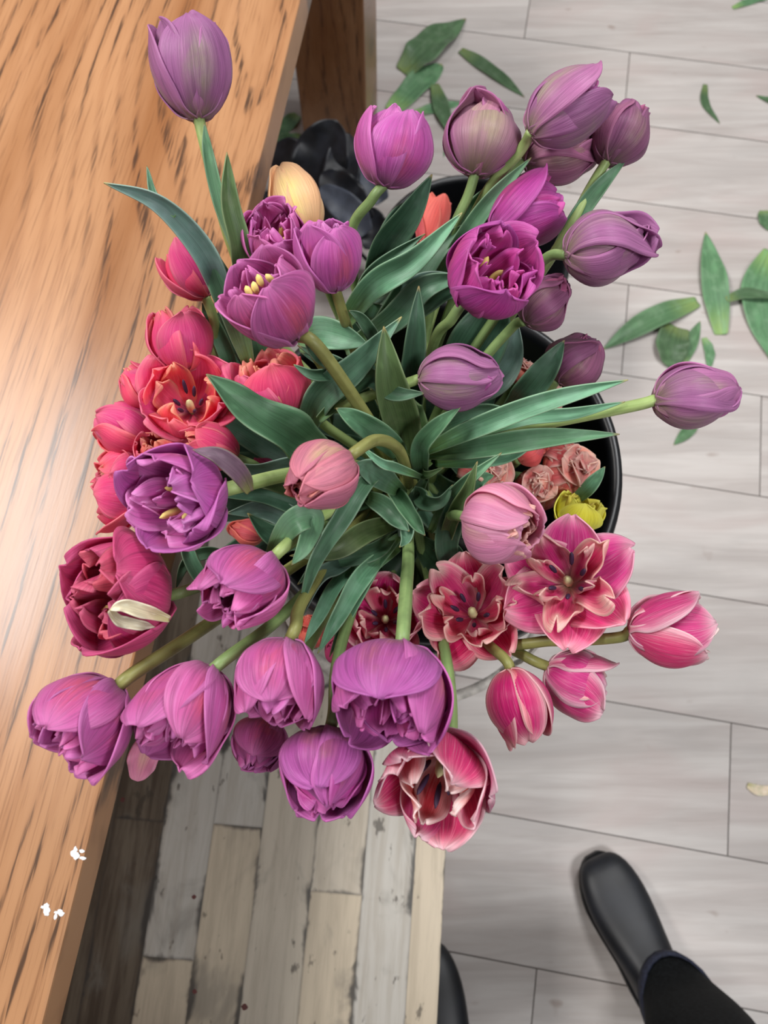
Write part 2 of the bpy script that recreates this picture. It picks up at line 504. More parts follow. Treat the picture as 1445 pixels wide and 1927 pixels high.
def make_table():
    e = on(565, 0, TAB_H)
    root = empty('wooden_table', (e.x, e.y, 0), TYAW)
    tag(root, 'orange-brown oak table with dark grain along the left side', 'table')
    w, y0, y1 = .85, -1.75, .62
    link('tabletop', box(-w / 2, (y0 + y1) / 2, TAB_H - TAB_T / 2, w, y1 - y0, TAB_T, .0025), OAK, root)
    rt = Matrix.Rotation(-TYAW, 3, 'Z')
    corner = rt @ (on(692, 296, 0) - Vector((e.x, e.y, 0)))
    lh = TAB_H - TAB_T
    for nm, x, y in (('leg', corner.x - .075, corner.y + .075), ('leg', -w + .09, corner.y + .075), ('leg', -w + .09, y0 + .12), ('leg', -.09, y0 + .12)):
        l = link('leg', box(x, y, lh / 2, .15, .15, lh, .004), OAK_D if x > -.3 and y > 0 else OAK, root)
        l['label'] = 'square wooden table leg'
    rng = random.Random(4)
    for cx, cy, n, s in ((148, 1608, 6, 11), (80, 1713, 4, 9), (115, 1722, 5, 12)):
        bm = bmesh.new()
        for k in range(n):
            p = on(cx + rng.uniform(-s, s), cy + rng.uniform(-s, s), TAB_H + .0006)
            p = rt @ (p - Vector((e.x, e.y, 0)))
            c = bmesh.ops.create_icosphere(bm, subdivisions=2, radius=1)['verts']
            sx, sy = rng.uniform(.001, .0032), rng.uniform(.001, .0034)
            for v in c:
                d = 1 + .35 * noise.noise(v.co * 1.7 + Vector((k, cx, 0)))
                v.co = Vector((p.x + v.co.x * sx * d, p.y + v.co.y * sy * d, p.z - .0003 + v.co.z * .0006))
        me = bpy.data.meshes.new('m')
        bm.to_mesh(me)
        bm.free()
        link('paint_fleck', me, PAINT, root)['label'] = 'fleck of dried white paint'
make_table()

# ------------------------------------------------------------------ rustic bench
BEN_H = .40
def make_bench():
    a, b = on(840, 1580, BEN_H), on(822, 1927, BEN_H)
    d = (a - b).normalized()
    yaw = math.atan2(-d.x, d.y)
    root = empty('rustic_bench', (a.x, a.y, 0), yaw)
    tag(root, 'low bench of weathered beige and grey wood strips under the flowers', 'bench')
    rng = random.Random(11)
    V, Fc, U, tn = [], [], [], []
    y0, y1 = -.29, .52
    xs = [0, -.038]
    while xs[-1] > -.5:
        xs.append(xs[-1] - rng.uniform(.056, .07))
    th = .028
    for k in range(len(xs) - 1):
        x1, x0 = xs[k], xs[k + 1]
        yy = y0 - rng.uniform(0, .2)
        while yy < y1:
            ye = min(yy + rng.uniform(.3, .7), y1)
            ys = max(yy, y0)
            if ye - ys > .01:
                i0 = len(V)
                V += [Vector((x, y, BEN_H)) for x, y in ((x0, ys), (x1, ys), (x1, ye), (x0, ye))]
                U += [(0, 0), (1, 0), (1, (ye - ys) / .065), (0, (ye - ys) / .065)]
                Fc.append((i0, i0 + 1, i0 + 2, i0 + 3))
                tn.append((3.0 if x1 < -.335 else rng.random(), rng.random() * 40, (ye - ys) / .065))  # leftmost strips: dark stain plus the table's shadow put into their tone
            yy = ye
    i0 = len(V)
    X0 = xs[-1]
    c8 = [(X0, y0), (0, y0), (0, y1), (X0, y1)]
    V += [Vector((x, y, BEN_H)) for x, y in c8] + [Vector((x, y, BEN_H - th)) for x, y in c8]
    U += [(.3, 1)] * 8
    for q in ((0, 1, 5, 4), (1, 2, 6, 5), (2, 3, 7, 6), (3, 0, 4, 7), (7, 6, 5, 4)):
        Fc.append(tuple(i0 + z for z in q))
        tn.append((.3, 3, 3))
    me = mesh(V, Fc, U, sm=False)
    for nm, ix in (('tone', 0), ('shift', 1), ('len', 2)):
        at_ = me.attributes.new(nm, 'FLOAT', 'FACE')
        for i, q in enumerate(tn):
            at_.data[i].value = q[ix]
    t = NT('weathered_strips')
    tone = t.new('ShaderNodeAttribute', attribute_name='tone').outputs['Fac']
    sh = t.new('ShaderNodeAttribute', attribute_name='shift').outputs['Fac']
    ln = t.new('ShaderNodeAttribute', attribute_name='len').outputs['Fac']
    cm = t.new('ShaderNodeCombineXYZ')
    t.lk(sh, cm.inputs[2])
    def sft(scale, out='Object'):
        ad = t.new('ShaderNodeVectorMath', operation='ADD')
        t.lk(t.coord(out, scale), ad.inputs[0])
        t.lk(cm.outputs[0], ad.inputs[1])
        return ad.outputs[0]
    g1 = t.noise(sft((90, 7, 1)), 1.0, 5, .65, .3)
    g2 = t.noise(sft((14, 9, 1)), 1.0, 4, .6, .5)
    g3 = t.noise(sft((60, 30, 1)), 1.0, 3, .6)
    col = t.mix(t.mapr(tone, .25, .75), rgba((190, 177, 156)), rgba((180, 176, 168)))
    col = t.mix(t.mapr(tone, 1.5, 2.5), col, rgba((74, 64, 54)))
    col = t.mix(t.math('MULTIPLY', t.mapr(g1, .38, .66), .34), col, rgba((134, 122, 104)), 'MULTIPLY' if False else 'MIX')
    col = t.mix(t.math('MULTIPLY', t.mapr(g2, .52, .7), .55), col, rgba((112, 108, 100)))
    col = t.mix(t.math('MULTIPLY', t.mapr(g3, .63, .72), .75), col, rgba((64, 58, 50)))
    sp = t.new('ShaderNodeSeparateXYZ')
    t.lk(t.coord('UV'), sp.inputs[0])
    au = t.math('ABSOLUTE', t.math('MULTIPLY_ADD', sp.outputs[0], 2.0, -1.0))
    ev = t.math('MINIMUM', sp.outputs[1], t.math('SUBTRACT', ln, sp.outputs[1]))
    ed = t.math('MINIMUM', t.math('MULTIPLY', t.math('SUBTRACT', 1.0, au), .5), ev)
    ed = t.math('SUBTRACT', ed, t.math('MULTIPLY', t.mapr(g2, .45, .75), .13))
    col = t.mix(t.math('MULTIPLY', t.mapr(ed, .045, -.05), .85), col, rgba((52, 50, 48)))
    t.set(Base_Color=col, Roughness=t.mapr(g1, .3, .7, .38, .5))
    t.bump(g1, .15, .001)
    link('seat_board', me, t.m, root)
    spot = plain('dark_red_stain', (92, 48, 46), .6)
    ri = Matrix.Rotation(-yaw, 3, 'Z')
    for px, py, sz in ((231, 1505, 9), (365, 1688, 8), (366, 1866, 8), (460, 1895, 11)):
        q = ri @ (on(px, py, BEN_H + .0004) - Vector((a.x, a.y, 0)))
        rr = sz / 2 * .92 / F_PX
        link('stain', mesh([q + Vector((rr * (1 + .25 * math.sin(k * 2.2 + px)) * math.cos(k * .524), rr * math.sin(k * .524), 0)) for k in range(12)], [tuple(range(12))]), spot, root)
    dk = plain('bench_leg_wood', (120, 104, 84), .6, scale=20)
    for x in (-.06, X0 + .06):
        for y in (y0 + .06, y1 - .06):
            link('leg', box(x, y, (BEN_H - th) / 2, .055, .055, BEN_H - th, .003), dk, root)
make_bench()

# ------------------------------------------------------------------ buckets
BLACK = plain('black_plastic', (13, 14, 17), .36, var=.2, scale=8, spec=.5)
def make_bucket(cx, cy, z0, z1, r0, r1, label, ribs):
    root = empty('flower_bucket', (cx, cy, z0))
    tag(root, label, 'bucket')
    h = z1 - z0
    rr = lambda z: r0 + (r1 - r0) * z / h
    prof = [(.001, 0), (r0 - .008, 0), (r0, .006)]
    zz = .02
    n = 26
    for k in range(n + 1):
        z = .012 + (h - .052) * k / n
        prof.append((rr(z) + (.0016 * math.sin(k * math.pi) if not ribs else (.0022 if k % 2 else 0)), z))
    prof += [(r1 + .001, h - .036), (r1 + .004, h - .034), (r1 + .004, h - .008), (r1 + .002, h - .002), (r1 - .002, h), (r1 - .007, h - .003), (r1 - .009, h - .01)]
    prof += [(rr(h * .9) - .007, h * .9), (r0 - .004, .012), (.001, .010)]
    o = link('bucket_body', lathe(prof, 96), BLACK, root)
    return root
rc = on(815, 865, .79)
BX, BY, RIM = rc.x, rc.y, .79
make_bucket(BX, BY, BEN_H + .004, RIM, .150, .170, 'black plastic flower bucket holding the whole tulip bunch', True)
b2 = on(890, 475, .35)
make_bucket(b2.x, b2.y, 0, .35, .125, .163, 'second black bucket on the floor behind, holding the coral tulip', False)

GREY = plain('grey_flat_bar', (188, 182, 174), .55, var=.12, scale=60)
def make_stand():
    root = empty('bucket_stand', (BX, BY, BEN_H))
    tag(root, 'grey flat-bar hoop stand around the foot of the bucket', 'stand')
    r, z0, z1, t = .183, .004, .022, .013
    hoop = lathe([(r, z0), (r + t, z0), (r + t, z1), (r, z1), (r, z0)], 96)
    link('hoop', hoop, GREY, root)
    for az in (-52, 38, 128, 218):
        a = R_(az)
        d = Vector((math.cos(a), math.sin(a), 0))
        s = Vector((-math.sin(a), math.cos(a), 0))
        P = [(r + .001, .01), (r + .003, .03), (.190, .16), (.181, .31)]
        V, Fc = [], []
        for rad, z in P:
            for o_, w in ((0, -.008), (0, .008), (.003, .008), (.003, -.008)):
                V.append(d * (rad + o_) + s * w + Vector((0, 0, z)))
        for i in range(3):
            for k in range(4):
                Fc.append((i * 4 + k, i * 4 + (k + 1) % 4, i * 4 + 4 + (k + 1) % 4, i * 4 + 4 + k))
        Fc += [(3, 2, 1, 0), (12, 13, 14, 15)]
        link('upright', mesh(V, Fc, sm=False), GREY, root)
make_stand()

# ------------------------------------------------------------------ leaves
VIEW = lambda p: (CAM - p).normalized()
def leaf_mesh(P, width, org, roll=0.0, fold=.35, wave=.12, seed=0, n=22, nu=7, shape=(.35, .62), twist=0.0, up=None, blunt=False):
    rng = random.Random(seed)
    C = catmull(P, n)
    ph, fr, ph2 = rng.uniform(0, 6), rng.uniform(1.6, 3.0), rng.uniform(0, 6)
    V, U = [], []
    sprev = None
    for i, c in enumerate(C):
        t = i / n
        T = (C[min(i + 1, n)] - C[max(i - 1, 0)]).normalized()
        vd = up if up else VIEW(c)
        s = T.cross(vd)
        if s.length < .12 and sprev:
            s = sprev
        s = s.normalized()
        if sprev:
            s = (s * .5 + sprev * .5)
            s = (s - T * s.dot(T)).normalized()
        sprev = s
        N = s.cross(T).normalized()
        if N.dot(vd) < 0:
            N = -N
        a = roll + twist * (t - .3)
        S = s * math.cos(a) + N * math.sin(a)
        Nn = N * math.cos(a) - s * math.sin(a)
        b, pk = shape
        if t < pk:
            w = b + (1 - b) * math.sin(math.pi / 2 * t / pk)
        else:
            q = (t - pk) / (1 - pk)
            w = max(.02, (1 - q ** 1.9) ** (.5 if blunt else .95))
        w *= width / 2
        for k in range(nu):
            u = -1 + 2 * k / (nu - 1)
            lift = fold * abs(u) ** 1.4 * w + 1.5 * wave * w * u * u * (math.sin(t * fr * 6.28 + ph + (1.9 if u > 0 else 0)) + .35 * math.sin(t * 17 + ph2)) * min(1, t * 3)
            V.append(c + S * (u * w * (1 - .18 * fold * abs(u))) + Nn * lift - org)
            U.append((.5 + u / 2, t))
    return mesh(V, grid_faces(nu, n + 1), U)
def finish(o, thick, sub=1):
    if sub:
        m = o.modifiers.new('smooth', 'SUBSURF')
        m.levels = m.render_levels = sub
    s = o.modifiers.new('thickness', 'SOLIDIFY')
    s.thickness = thick
    s.offset = 0
    return o

# ------------------------------------------------------------------ tulips
# ring: (count, radius factor, length factor, end tilt, width factor, ruffle, material 0/1, angle offset)
KINDS = {
    'bud': dict(rings=[(3, 1.0, 1.0, -43, 1.16, .012, 0, 0), (3, .93, .97, -43, 1.12, .015, 0, 60)], stamens=0, st='y', jit=.02),
    'closed': dict(rings=[(3, 1.0, 1.0, -48, 1.16, .03, 0, 0), (3, .92, .97, -46, 1.12, .035, 0, 60), (3, .7, .92, -40, .9, .08, 1, 10)], stamens=0, st='y', jit=.05),
    'cup': dict(rings=[(3, 1.0, .98, -28, 1.08, .05, 0, 0), (3, .9, 1.0, -30, 1.05, .06, 0, 60), (5, .74, .96, -32, .74, .13, 1, 20), (4, .5, .9, -24, .56, .2, 1, 50)], stamens=3, st='y', jit=.09),
    'double': dict(rings=[(3, 1.0, .96, -22, 1.06, .07, 0, 0), (3, .93, 1.0, -27, 1.0, .09, 0, 60), (5, .80, .97, -30, .72, .17, 1, 25), (5, .60, .93, -24, .56, .24, 1, 55), (4, .38, .82, -16, .42, .28, 1, 10)], stamens=5, st='y', jit=.11),
    'peony': dict(rings=[(3, 1.0, .97, -48, 1.16, .04, 0, 0), (3, .95, 1.0, -48, 1.06, .05, 0, 60), (6, .78, .95, -44, .7, .07, 1, 20), (6, .6, .92, -34, .6, .12, 1, 50), (5, .4, .88, -24, .46, .16, 1, 0)], stamens=0, st='y', jit=.06),
    'opencup': dict(rings=[(4, 1.0, .9, 8, .88, .08, 0, 0), (4, .86, 1.0, -10, .8, .12, 0, 45), (5, .62, .95, -18, .58, .18, 1, 20)], stamens=6, st='d', jit=.08),
    'star': dict(rings=[(6, 1.0, .40, 66, .60, .10, 0, 0), (5, .70, .8, 34, .40, .2, 1, 30), (4, .42, .95, 8, .30, .24, 1, 50)], stamens=6, st='d', jit=.1),
    'flare': dict(rings=[(5, 1.0, .5, 50, .52, .12, 0, 0), (5, .74, .95, 8, .58, .14, 1, 36), (5, .5, .85, -8, .46, .2, 1, 60)], stamens=6, st='d', jit=.1),
    'single': dict(rings=[(3, 1.0, 1.0, -12, 1.0, .05, 0, 0), (3, .9, .95, -16, 1.0, .06, 0, 60)], stamens=4, st='d', jit=.07),
    'fringed': dict(rings=[(3, 1.0, .92, -54, 1.1, .04, 0, 0), (5, .97, 1.0, -50, .66, .06, 0, 60), (6, .8, 1.02, -42, .54, .09, 1, 20), (5, .5, 1.02, -22, .42, .12, 1, 50)], stamens=0, st='y', fringe=.02, jit=.06),
}
TULIPS = []
def petal_verts(L, R, th1, wf, ruf, rng, nu, nv, th0=88, pw=.5, fringe=0.0, curl=0.0, flat=1.0, tipq=.62, Rmax=None):
    N = 48
    r = z = 0
    cr, cz, ct = [0], [0], [R_(th0)]
    for i in range(N):
        v = (i + .5) / N
        th = R_(th0 + (th1 - th0) * v ** pw) + curl * max(0, (v - .72) / .28) ** 2
        r += math.sin(th) / N
        z += math.cos(th) / N
        cr.append(r)
        cz.append(z)
        ct.append(th)
    sr, sz = R / max(cr), L / max(max(cz), .05)
    W = R * wf
    ph = [rng.uniform(0, 6.28) for _ in range(6)]
    fr = rng.uniform(5, 8)
    spiral = .05 * R * flat
    skew = rng.uniform(-.08, .08)
    V, U = [], []
    for j in range(nv):
        v = j / (nv - 1)
        x = v * N
        i = min(int(x), N - 1)
        f = x - i
        rr = (cr[i] * (1 - f) + cr[i + 1] * f) * sr
        zz = (cz[i] * (1 - f) + cz[i + 1] * f) * sz
        th = math.atan2(math.sin(ct[i + 1]) * sr, math.cos(ct[i + 1]) * sz)
        if v < .5:
            s = .20 + .80 * math.sin(math.pi / 2 * v / .5)
        else:
            q = (v - .5) / .5
            s = max(.035, (1 - q ** 2.1)) ** tipq
        hw = W * s
        rcu = max(rr * 1.02, hw / 1.5, .72 * R)
        for k in range(nu):
            u = -1 + 2 * k / (nu - 1)
            a = (u + skew * v) * hw / rcu
            off = spiral * u * min(1, v * 2.5)
            off += ruf * R * abs(u) ** 2 * v * (math.sin(u * 2.2 + v * fr + ph[0]) + .5 * math.sin(v * 13 + ph[1] + u * 3))
            off += ruf * .55 * R * v * v * math.sin(u * 4.2 + ph[2]) + .012 * R * math.sin(u * 7 + ph[3] + v * 2) * v
            off += .05 * R * abs(u) ** 5 * min(1, v * 1.6)
            off -= .026 * R * math.exp(-(u / .16) ** 2) * min(1, v * 2) * (1 if wf > .7 else .5)
            zo = ruf * .35 * L * v * v * math.sin(u * 3.6 + ph[4]) * (abs(u) ** 1.0)
            if fringe and (v > .8 or abs(u) > .85):
                zo += fringe * L * rng.uniform(-1, 1) * v
                off += fringe * R * rng.uniform(-1, 1) * v
            ca, sa = math.cos(a), math.sin(a)
            nr = math.cos(th)
            x_ = (rr - rcu) + (rcu + off * nr) * ca
            y_ = (rcu + off * nr) * sa
            V.append(Vector((x_, y_, zz + zo - off * math.sin(th))))
            U.append((.5 + u / 2, v))
    return V, U

def ellipsoid_rod(p, d, ln, rad, org):
    P = [p + d * (ln * k / 6) for k in range(7)]
    return tube(P, lambda t: max(.0003, rad * math.sqrt(max(0, 1 - (2 * t - 1) ** 2)) + .0002), 7, org)

CONV = (768, 905)
def tulip(label, base, tip, width, z, dz, kind, col, stem=(), roll=0, group=None, smat=None, L=None, conv=None, open_=0.0, seed=None, srad=.0042, stop=False, ss=1.0, curl0=None, cat='tulip', gap=None):
    """base/tip: where the bloom meets its stem and where it ends; z: distance at the bloom's middle; dz: tip minus base distance"""
    idx = len(TULIPS)
    rng = random.Random(seed if seed is not None else idx * 7 + 3)
    K = KINDS[kind]
    B = at(*base, z - dz / 2)
    T = at(*tip, z + dz / 2)
    A = (T - B)
    Ln = L or A.length
    A.normalize()
    R = width / 2 * z / F_PX
    root = empty('tulip', B)
    tag(root, label, cat, group)
    vd = VIEW(B)
    e1 = vd - A * vd.dot(A)
    if e1.length < .25:
        e1 = -DWN - A * (-DWN).dot(A)
    e1.normalize()
    e2 = A.cross(e1)
    M = Matrix((e1, e2, A)).transposed()
    mats = PM[col]
    for ri, (n, rf, lf, th1, wf, ruf, mi, a0) in enumerate(K['rings']):
        for k in range(n):
            ang = R_(roll + a0 + 360 * k / n + rng.uniform(-9, 9) * (1 + ri * .6))
            Lk = Ln * lf * rng.uniform(1 - K['jit'] * (1 + ri * .35), 1 + K['jit'] * .5)
            Rk = R * rf * rng.uniform(.97, 1.03) * (1 if k % 2 else .985)
            t1 = th1 + open_ + rng.uniform(-5, 5) * (1 + ri * .5)
            cu = rng.uniform(-.1, .32) * (K['jit'] / .09) if kind not in ('star', 'bud') else 0.0
            if ri == 0 and curl0:
                cu = curl0[k % len(curl0)]
            V, U = petal_verts(Lk, Rk, t1, wf, ruf, rng, 11 if ri < 2 else 9, 14 if ri < 2 else 11, fringe=K.get('fringe', 0), curl=cu)
            ca, sa = math.cos(ang), math.sin(ang)
            tx, ty = rng.uniform(-.035, .035), rng.uniform(-.035, .035)
            W = []
            for p in V:
                q = Vector((p.x * ca - p.y * sa, p.x * sa + p.y * ca, p.z))
                q = q + Vector((tx * q.z, ty * q.z, 0))
                W.append(M @ q)
            nu = 11 if ri < 2 else 9
            o = link('inner_petal' if ri > 1 else 'outer_petal', mesh(W, grid_faces(nu, len(V) // nu), U), mats[mi], root)
            finish(o, .0009, 1)
    if K['stamens']:
        am = ANTHER_D if K['st'] == 'd' else ANTHER_Y
        for k in range(K['stamens']):
            a = 2 * math.pi * k / K['stamens'] + rng.uniform(-.3, .3)
            d = (M @ Vector((.38 * math.cos(a), .32 * math.sin(a), 1))).normalized()
            p = M @ Vector((R * .13 * math.cos(a), R * .13 * math.sin(a), Ln * .1))
            h = Ln * rng.uniform(.42, .6)
            s = link('stamen', ellipsoid_rod(B + p + d * h * .5, d, h * .62, min(R * .075, Ln * .034 if K['st'] == 'd' else 9), B), am, root)
        link('pistil', ellipsoid_rod(B + M @ Vector((0, 0, .0)), A, Ln * .5, min(R * .10, Ln * .075), B), PISTIL, root)
    # stem
    if not stop:
        cx, cy = conv or (CONV[0] + rng.uniform(-34, 34), CONV[1] + rng.uniform(-30, 40))
        P = [B + A * Ln * .03]
        if stem:
            W_ = [at(*q) for q in stem]
            if (W_[0] - B).length > .045 and (W_[0] - B).normalized().dot(-A) > .2:
                P.append(B - A * .012 + (W_[0] - B).normalized() * .006)
            P += W_
        deep = on(cx, cy, RIM - .03)
        hub = Vector((BX, BY, 0))
        foot = Vector((BX + (deep.x - BX) * .5 + rng.uniform(-.05, .05), BY + (deep.y - BY) * .5 + rng.uniform(-.05, .05), BEN_H + .06))
        P += [deep, foot]
        C = catmull(P, 12 * (len(P) - 1))
        link('stem', tube(C, lambda t: srad * (.86 + .2 * t) * ss, 10, B), smat or STEM, root)
    TULIPS.append((root, B))
    return root
def leaf(t, px, width, roll=0, fold=.35, wave=.12, mat=None, twist=0, shape=(.45, .45), label=None, name='leaf', blunt=False):
    """px: points (x, y, distance) from the foot of the leaf to its tip; width in photo pixels at its widest"""
    root, B = t if isinstance(t, tuple) else (t, Vector(t.location))
    P = [at(*q) for q in px]
    zm = sum(q[2] for q in px) / len(px)
    me = leaf_mesh(P, width * zm / F_PX, B, R_(roll), fold, wave, seed=int(px[0][0] * 7 + px[-1][1] * 3 + width), twist=R_(twist), shape=shape, blunt=blunt)
    if mat is None or mat is LEAF:
        mat = (LEAF, LEAF_BL, LEAF, LEAF_OL, LEAF_LT, LEAF_BL)[int(px[0][0] * 3 + px[-1][0] * 5 + px[-1][1]) % 6]
    o = link(name, me, mat, root)
    if label:
        o['label'] = label
    return finish(o, .0008, 1)

GP = 'purple tulips in the bucket'
GK = 'hot pink tulips leaning over the table'
GC = 'crimson and pink-edged tulips at the bucket front'
GS = 'fringed salmon tulips low inside the rim'

# --- the purple ones, round the bunch
t1 = tulip('tall mauve tulip standing alone over the wooden table, top of the bunch', (374, 226), (345, 44), 148, .52, -.010, 'cup', 'mauve', [(398, 320, .535), (440, 470, .57), (520, 640, .62)], 15, GP, STEM_LT, open_=2, ss=1.15)
t2 = tulip('violet cup tulip with ruffled top in front of the table leg', (722, 352), (752, 203), 145, .54, -.014, 'cup', 'violet', [(700, 375, .55), (660, 450, .58), (690, 620, .64)], 20, GP, STEM)
t3 = tulip('tulip with a pale greenish-cream outer petal, beside the violet cup', (893, 331), (918, 180), 138, .54, -.004, 'closed', 'pale', [(880, 370, .55), (845, 455, .57), (800, 640, .63)], 5, GP, STEM)
t4 = tulip('pinkish mauve tulip opening to the right, uppermost on the right side', (996, 250), (1128, 160), 128, .51, -.004, 'cup', 'mauve', [(978, 285, .53), (900, 390, .56), (800, 640, .63)], 50, GP, STEM_LT, open_=-6)
t5 = tulip('shaded dull purple tulip tucked under the pinkish mauve one', (985, 305), (1135, 268), 112, .56, 0, 'closed', 'dusk', [(930, 350, .57), (860, 450, .59), (790, 640, .64)], 15, GP, STEM)
t6 = tulip('dusky tulip with a green base farthest right along the top', (1140, 306), (1196, 196), 104, .55, .004, 'closed', 'dusk', [(1110, 355, .555), (1040, 480, .57), (900, 680, .62)], 30, GP, STEM_LT, open_=10)
t7 = tulip('magenta tulip with a lifted upper petal behind the big double bloom', (922, 440), (1040, 372), 124, .545, 0, 'cup', 'magenta', [(890, 480, .57), (840, 600, .62)], 55, GP, STEM, open_=10, curl0=[.0, .5, .0])
t8 = tulip('large closed grey-mauve tulip lying sideways over the floor at right', (1062, 480), (1230, 446), 140, .51, 0, 'closed', 'mauve', [(1020, 492, .53), (930, 600, .58), (830, 760, .63)], 62, GP, STEM)
t9 = tulip('big open magenta double tulip right of the centre stems', (880, 556), (956, 482), 170, .49, -.042, 'double', 'magenta', [(850, 600, .52), (810, 670, .57)], 45, GP, STEM, open_=6)
t10 = tulip('cream-streaked purple bud with a frilled tip below the big magenta double', (985, 606), (1066, 528), 102, .54, -.004, 'peony', 'dusk', [(960, 620, .56), (880, 720, .60)], 30, GP, STEM)
t11 = tulip('smooth mauve tulip pointing right with its lower petal parted', (787, 712), (944, 706), 118, .50, -.004, 'closed', 'mauve', [(740, 730, .51), (640, 765, .54), (600, 790, .60)], 25, GP, STEM_LT, open_=8, curl0=[0, .3, .4])
t12 = tulip('dull purple double bud half behind a dark leaf at the bucket rim', (1046, 716), (1118, 634), 108, .57, -.01, 'peony', 'dusk', [(1010, 760, .60), (900, 820, .66)], 10, GP, STEM)
t13 = tulip('long-stemmed mauve tulip reaching out over the floor, farthest right', (1230, 752), (1392, 736), 122, .50, 0, 'closed', 'mauve', [(1190, 764, .505), (1000, 802, .53), (840, 836, .57)], 70, GP, STEM_LT, open_=6, ss=1.1)
t14 = tulip('dusty pink frilled double tulip next to the peach tulip', (520, 484), (510, 410), 122, .51, -.034, 'double', 'orchid', [(540, 560, .55), (600, 680, .60)], 15, GP, STEM_BR, open_=2)
t15 = tulip('orchid pink double tulip right of the frilled one, on a short brown stem', (632, 548), (604, 414), 124, .49, -.024, 'cup', 'violet', [(648, 600, .52), (668, 660, .57)], 30, GP, STEM_BR, open_=6)
t16 = tulip('large mauve-pink tulip showing yellow anthers, one petal dropped to the left', (556, 632), (472, 516), 168, .45, -.034, 'cup', 'orchid', [(600, 655, .46), (700, 800, .52), (745, 870, .60)], 20, GP, STEM_BR, open_=14, curl0=[0, .35, .0], ss=1.15)
for q0, q1 in (((474, 560, .428), (462, 538, .422)), ((484, 554, .428), (476, 530, .422)), ((494, 540, .428), (484, 516, .422)), ((518, 536, .430), (500, 516, .424))):
    o0 = Vector(t16.location)
    w0, w1 = at(*q0), at(*q1)
    link('stamen', ellipsoid_rod(w0, (w1 - w0).normalized(), (w1 - w0).length, .0019, o0), ANTHER_Y, t16)
t17 = tulip('wide open violet double tulip showing cream anthers at the left of the bunch', (396, 930), (290, 942), 190, .44, -.044, 'double', 'violet', [(460, 912, .46), (560, 890, .52), (680, 880, .58)], 10, GP, STEM_LT, open_=8, ss=1.25)
t18 = tulip('round pink bud with green streaks on a bent stem, middle of the bunch', (652, 868), (556, 924), 132, .43, -.030, 'peony', 'bud', [(672, 848, .44), (712, 828, .46), (752, 850, .50), (768, 910, .58)], 25, GP, STEM_BR, open_=9)
t19 = tulip('orchid double tulip with a tight curled heart, below the green-streaked bud', (506, 1056), (414, 1150), 160, .43, -.034, 'double', 'orchid', [(545, 1020, .45), (600, 975, .52), (690, 930, .60)], 20, GP, STEM_LT, open_=-3)
t20 = tulip('huge deep rose peony tulip with a cream sepal, over the table edge', (304, 1122), (152, 1118), 232, .45, -.042, 'double', 'rose', [(350, 1112, .46), (480, 1060, .52), (660, 960, .60)], 25, None, STEM, open_=2)
leaf(t20, [(318, 1165, .435), (270, 1150, .415), (232, 1140, .405), (206, 1148, .402)], 30, fold=.5, wave=.3, mat=CREAM, label='cream ragged sepal', name='sepal')
leaf(t20, [(206, 1148, .402), (226, 1168, .408), (262, 1176, .412), (292, 1180, .424)], 24, fold=.5, wave=.3, mat=CREAM, label='cream ragged sepal', name='sepal')
t21 = tulip('drooping mauve-pink tulip at the far lower left over the table', (222, 1296), (106, 1412), 184, .42, -.032, 'double', 'orchid', [(245, 1272, .43), (370, 1190, .47), (560, 1060, .56), (700, 970, .62)], 30, GP, STEM_BR, open_=2, ss=1.1)
t22 = tulip('drooping bright orchid tulip with one pale petal hanging loose', (398, 1260), (310, 1410), 184, .42, -.034, 'double', 'orchid', [(425, 1240, .43), (540, 1150, .48), (680, 1000, .60)], 50, GP, STEM, open_=4)
leaf(t22, [(290, 1390, .432), (272, 1420, .432), (258, 1470, .435)], 58, fold=.25, wave=.15, mat=PM['peony'][0], label='pale pink loose petal', name='loose_petal', shape=(.6, .5), blunt=True)
t23 = tulip('rosy mauve drooping tulip third along the lower row', (542, 1208), (512, 1352), 172, .42, -.026, 'cup', 'orchid', [(556, 1180, .43), (570, 1130, .46), (640, 1030, .56)], 10, GP, STEM_BR, open_=4)
t24 = tulip('small shaded tulip pressed behind the rosy mauve one above the bench', (508, 1358), (472, 1444), 112, .47, -.02, 'double', 'orchid', [(535, 1310, .48), (600, 1180, .54), (690, 1010, .62)], 10, GP, STEM, open_=-6)
t25 = tulip('largest drooping violet double tulip at the centre of the lower row', (754, 1224), (724, 1380), 224, .41, -.038, 'double', 'plum', [(758, 1195, .42), (764, 1110, .46), (768, 1020, .56)], 6, GP, STEM, open_=3, ss=1.1)
t26 = tulip('lowest violet tulip hanging nose-down over the bench', (618, 1376), (602, 1522), 176, .43, -.032, 'double', 'plum', [(628, 1340, .44), (640, 1220, .49), (700, 1040, .60)], 12, GP, STEM, open_=-10, seed=41)
# --- striped, crimson and pink ones at the front right
t27 = tulip('red and white striped tulip with black anthers, lowest of all', (838, 1412), (808, 1520), 214, .43, -.042, 'opencup', 'redwhite', [(850, 1370, .46), (840, 1240, .52), (800, 1060, .62)], 30, GC, STEM, open_=-8)
t28 = tulip('wide open star-shaped deep pink tulip with pale petal edges', (1072, 1100), (1060, 1074), 262, .50, -.040, 'star', 'star', [(1040, 1110, .56), (940, 1040, .64)], 0, GC, STEM)
t29 = tulip('open crimson tulip with dark heart left of the star-shaped one', (892, 1160), (880, 1130), 226, .535, -.040, 'flare', 'crimson', [(880, 1130, .60), (830, 1020, .68)], 20, GC, STEM, open_=0)
t30 = tulip('crimson cup tulip partly behind an upright green stem', (726, 1170), (722, 1150), 150, .565, -.040, 'opencup', 'crimson', [(730, 1140, .64), (750, 1020, .70)], 0, GC, STEM, open_=-6)
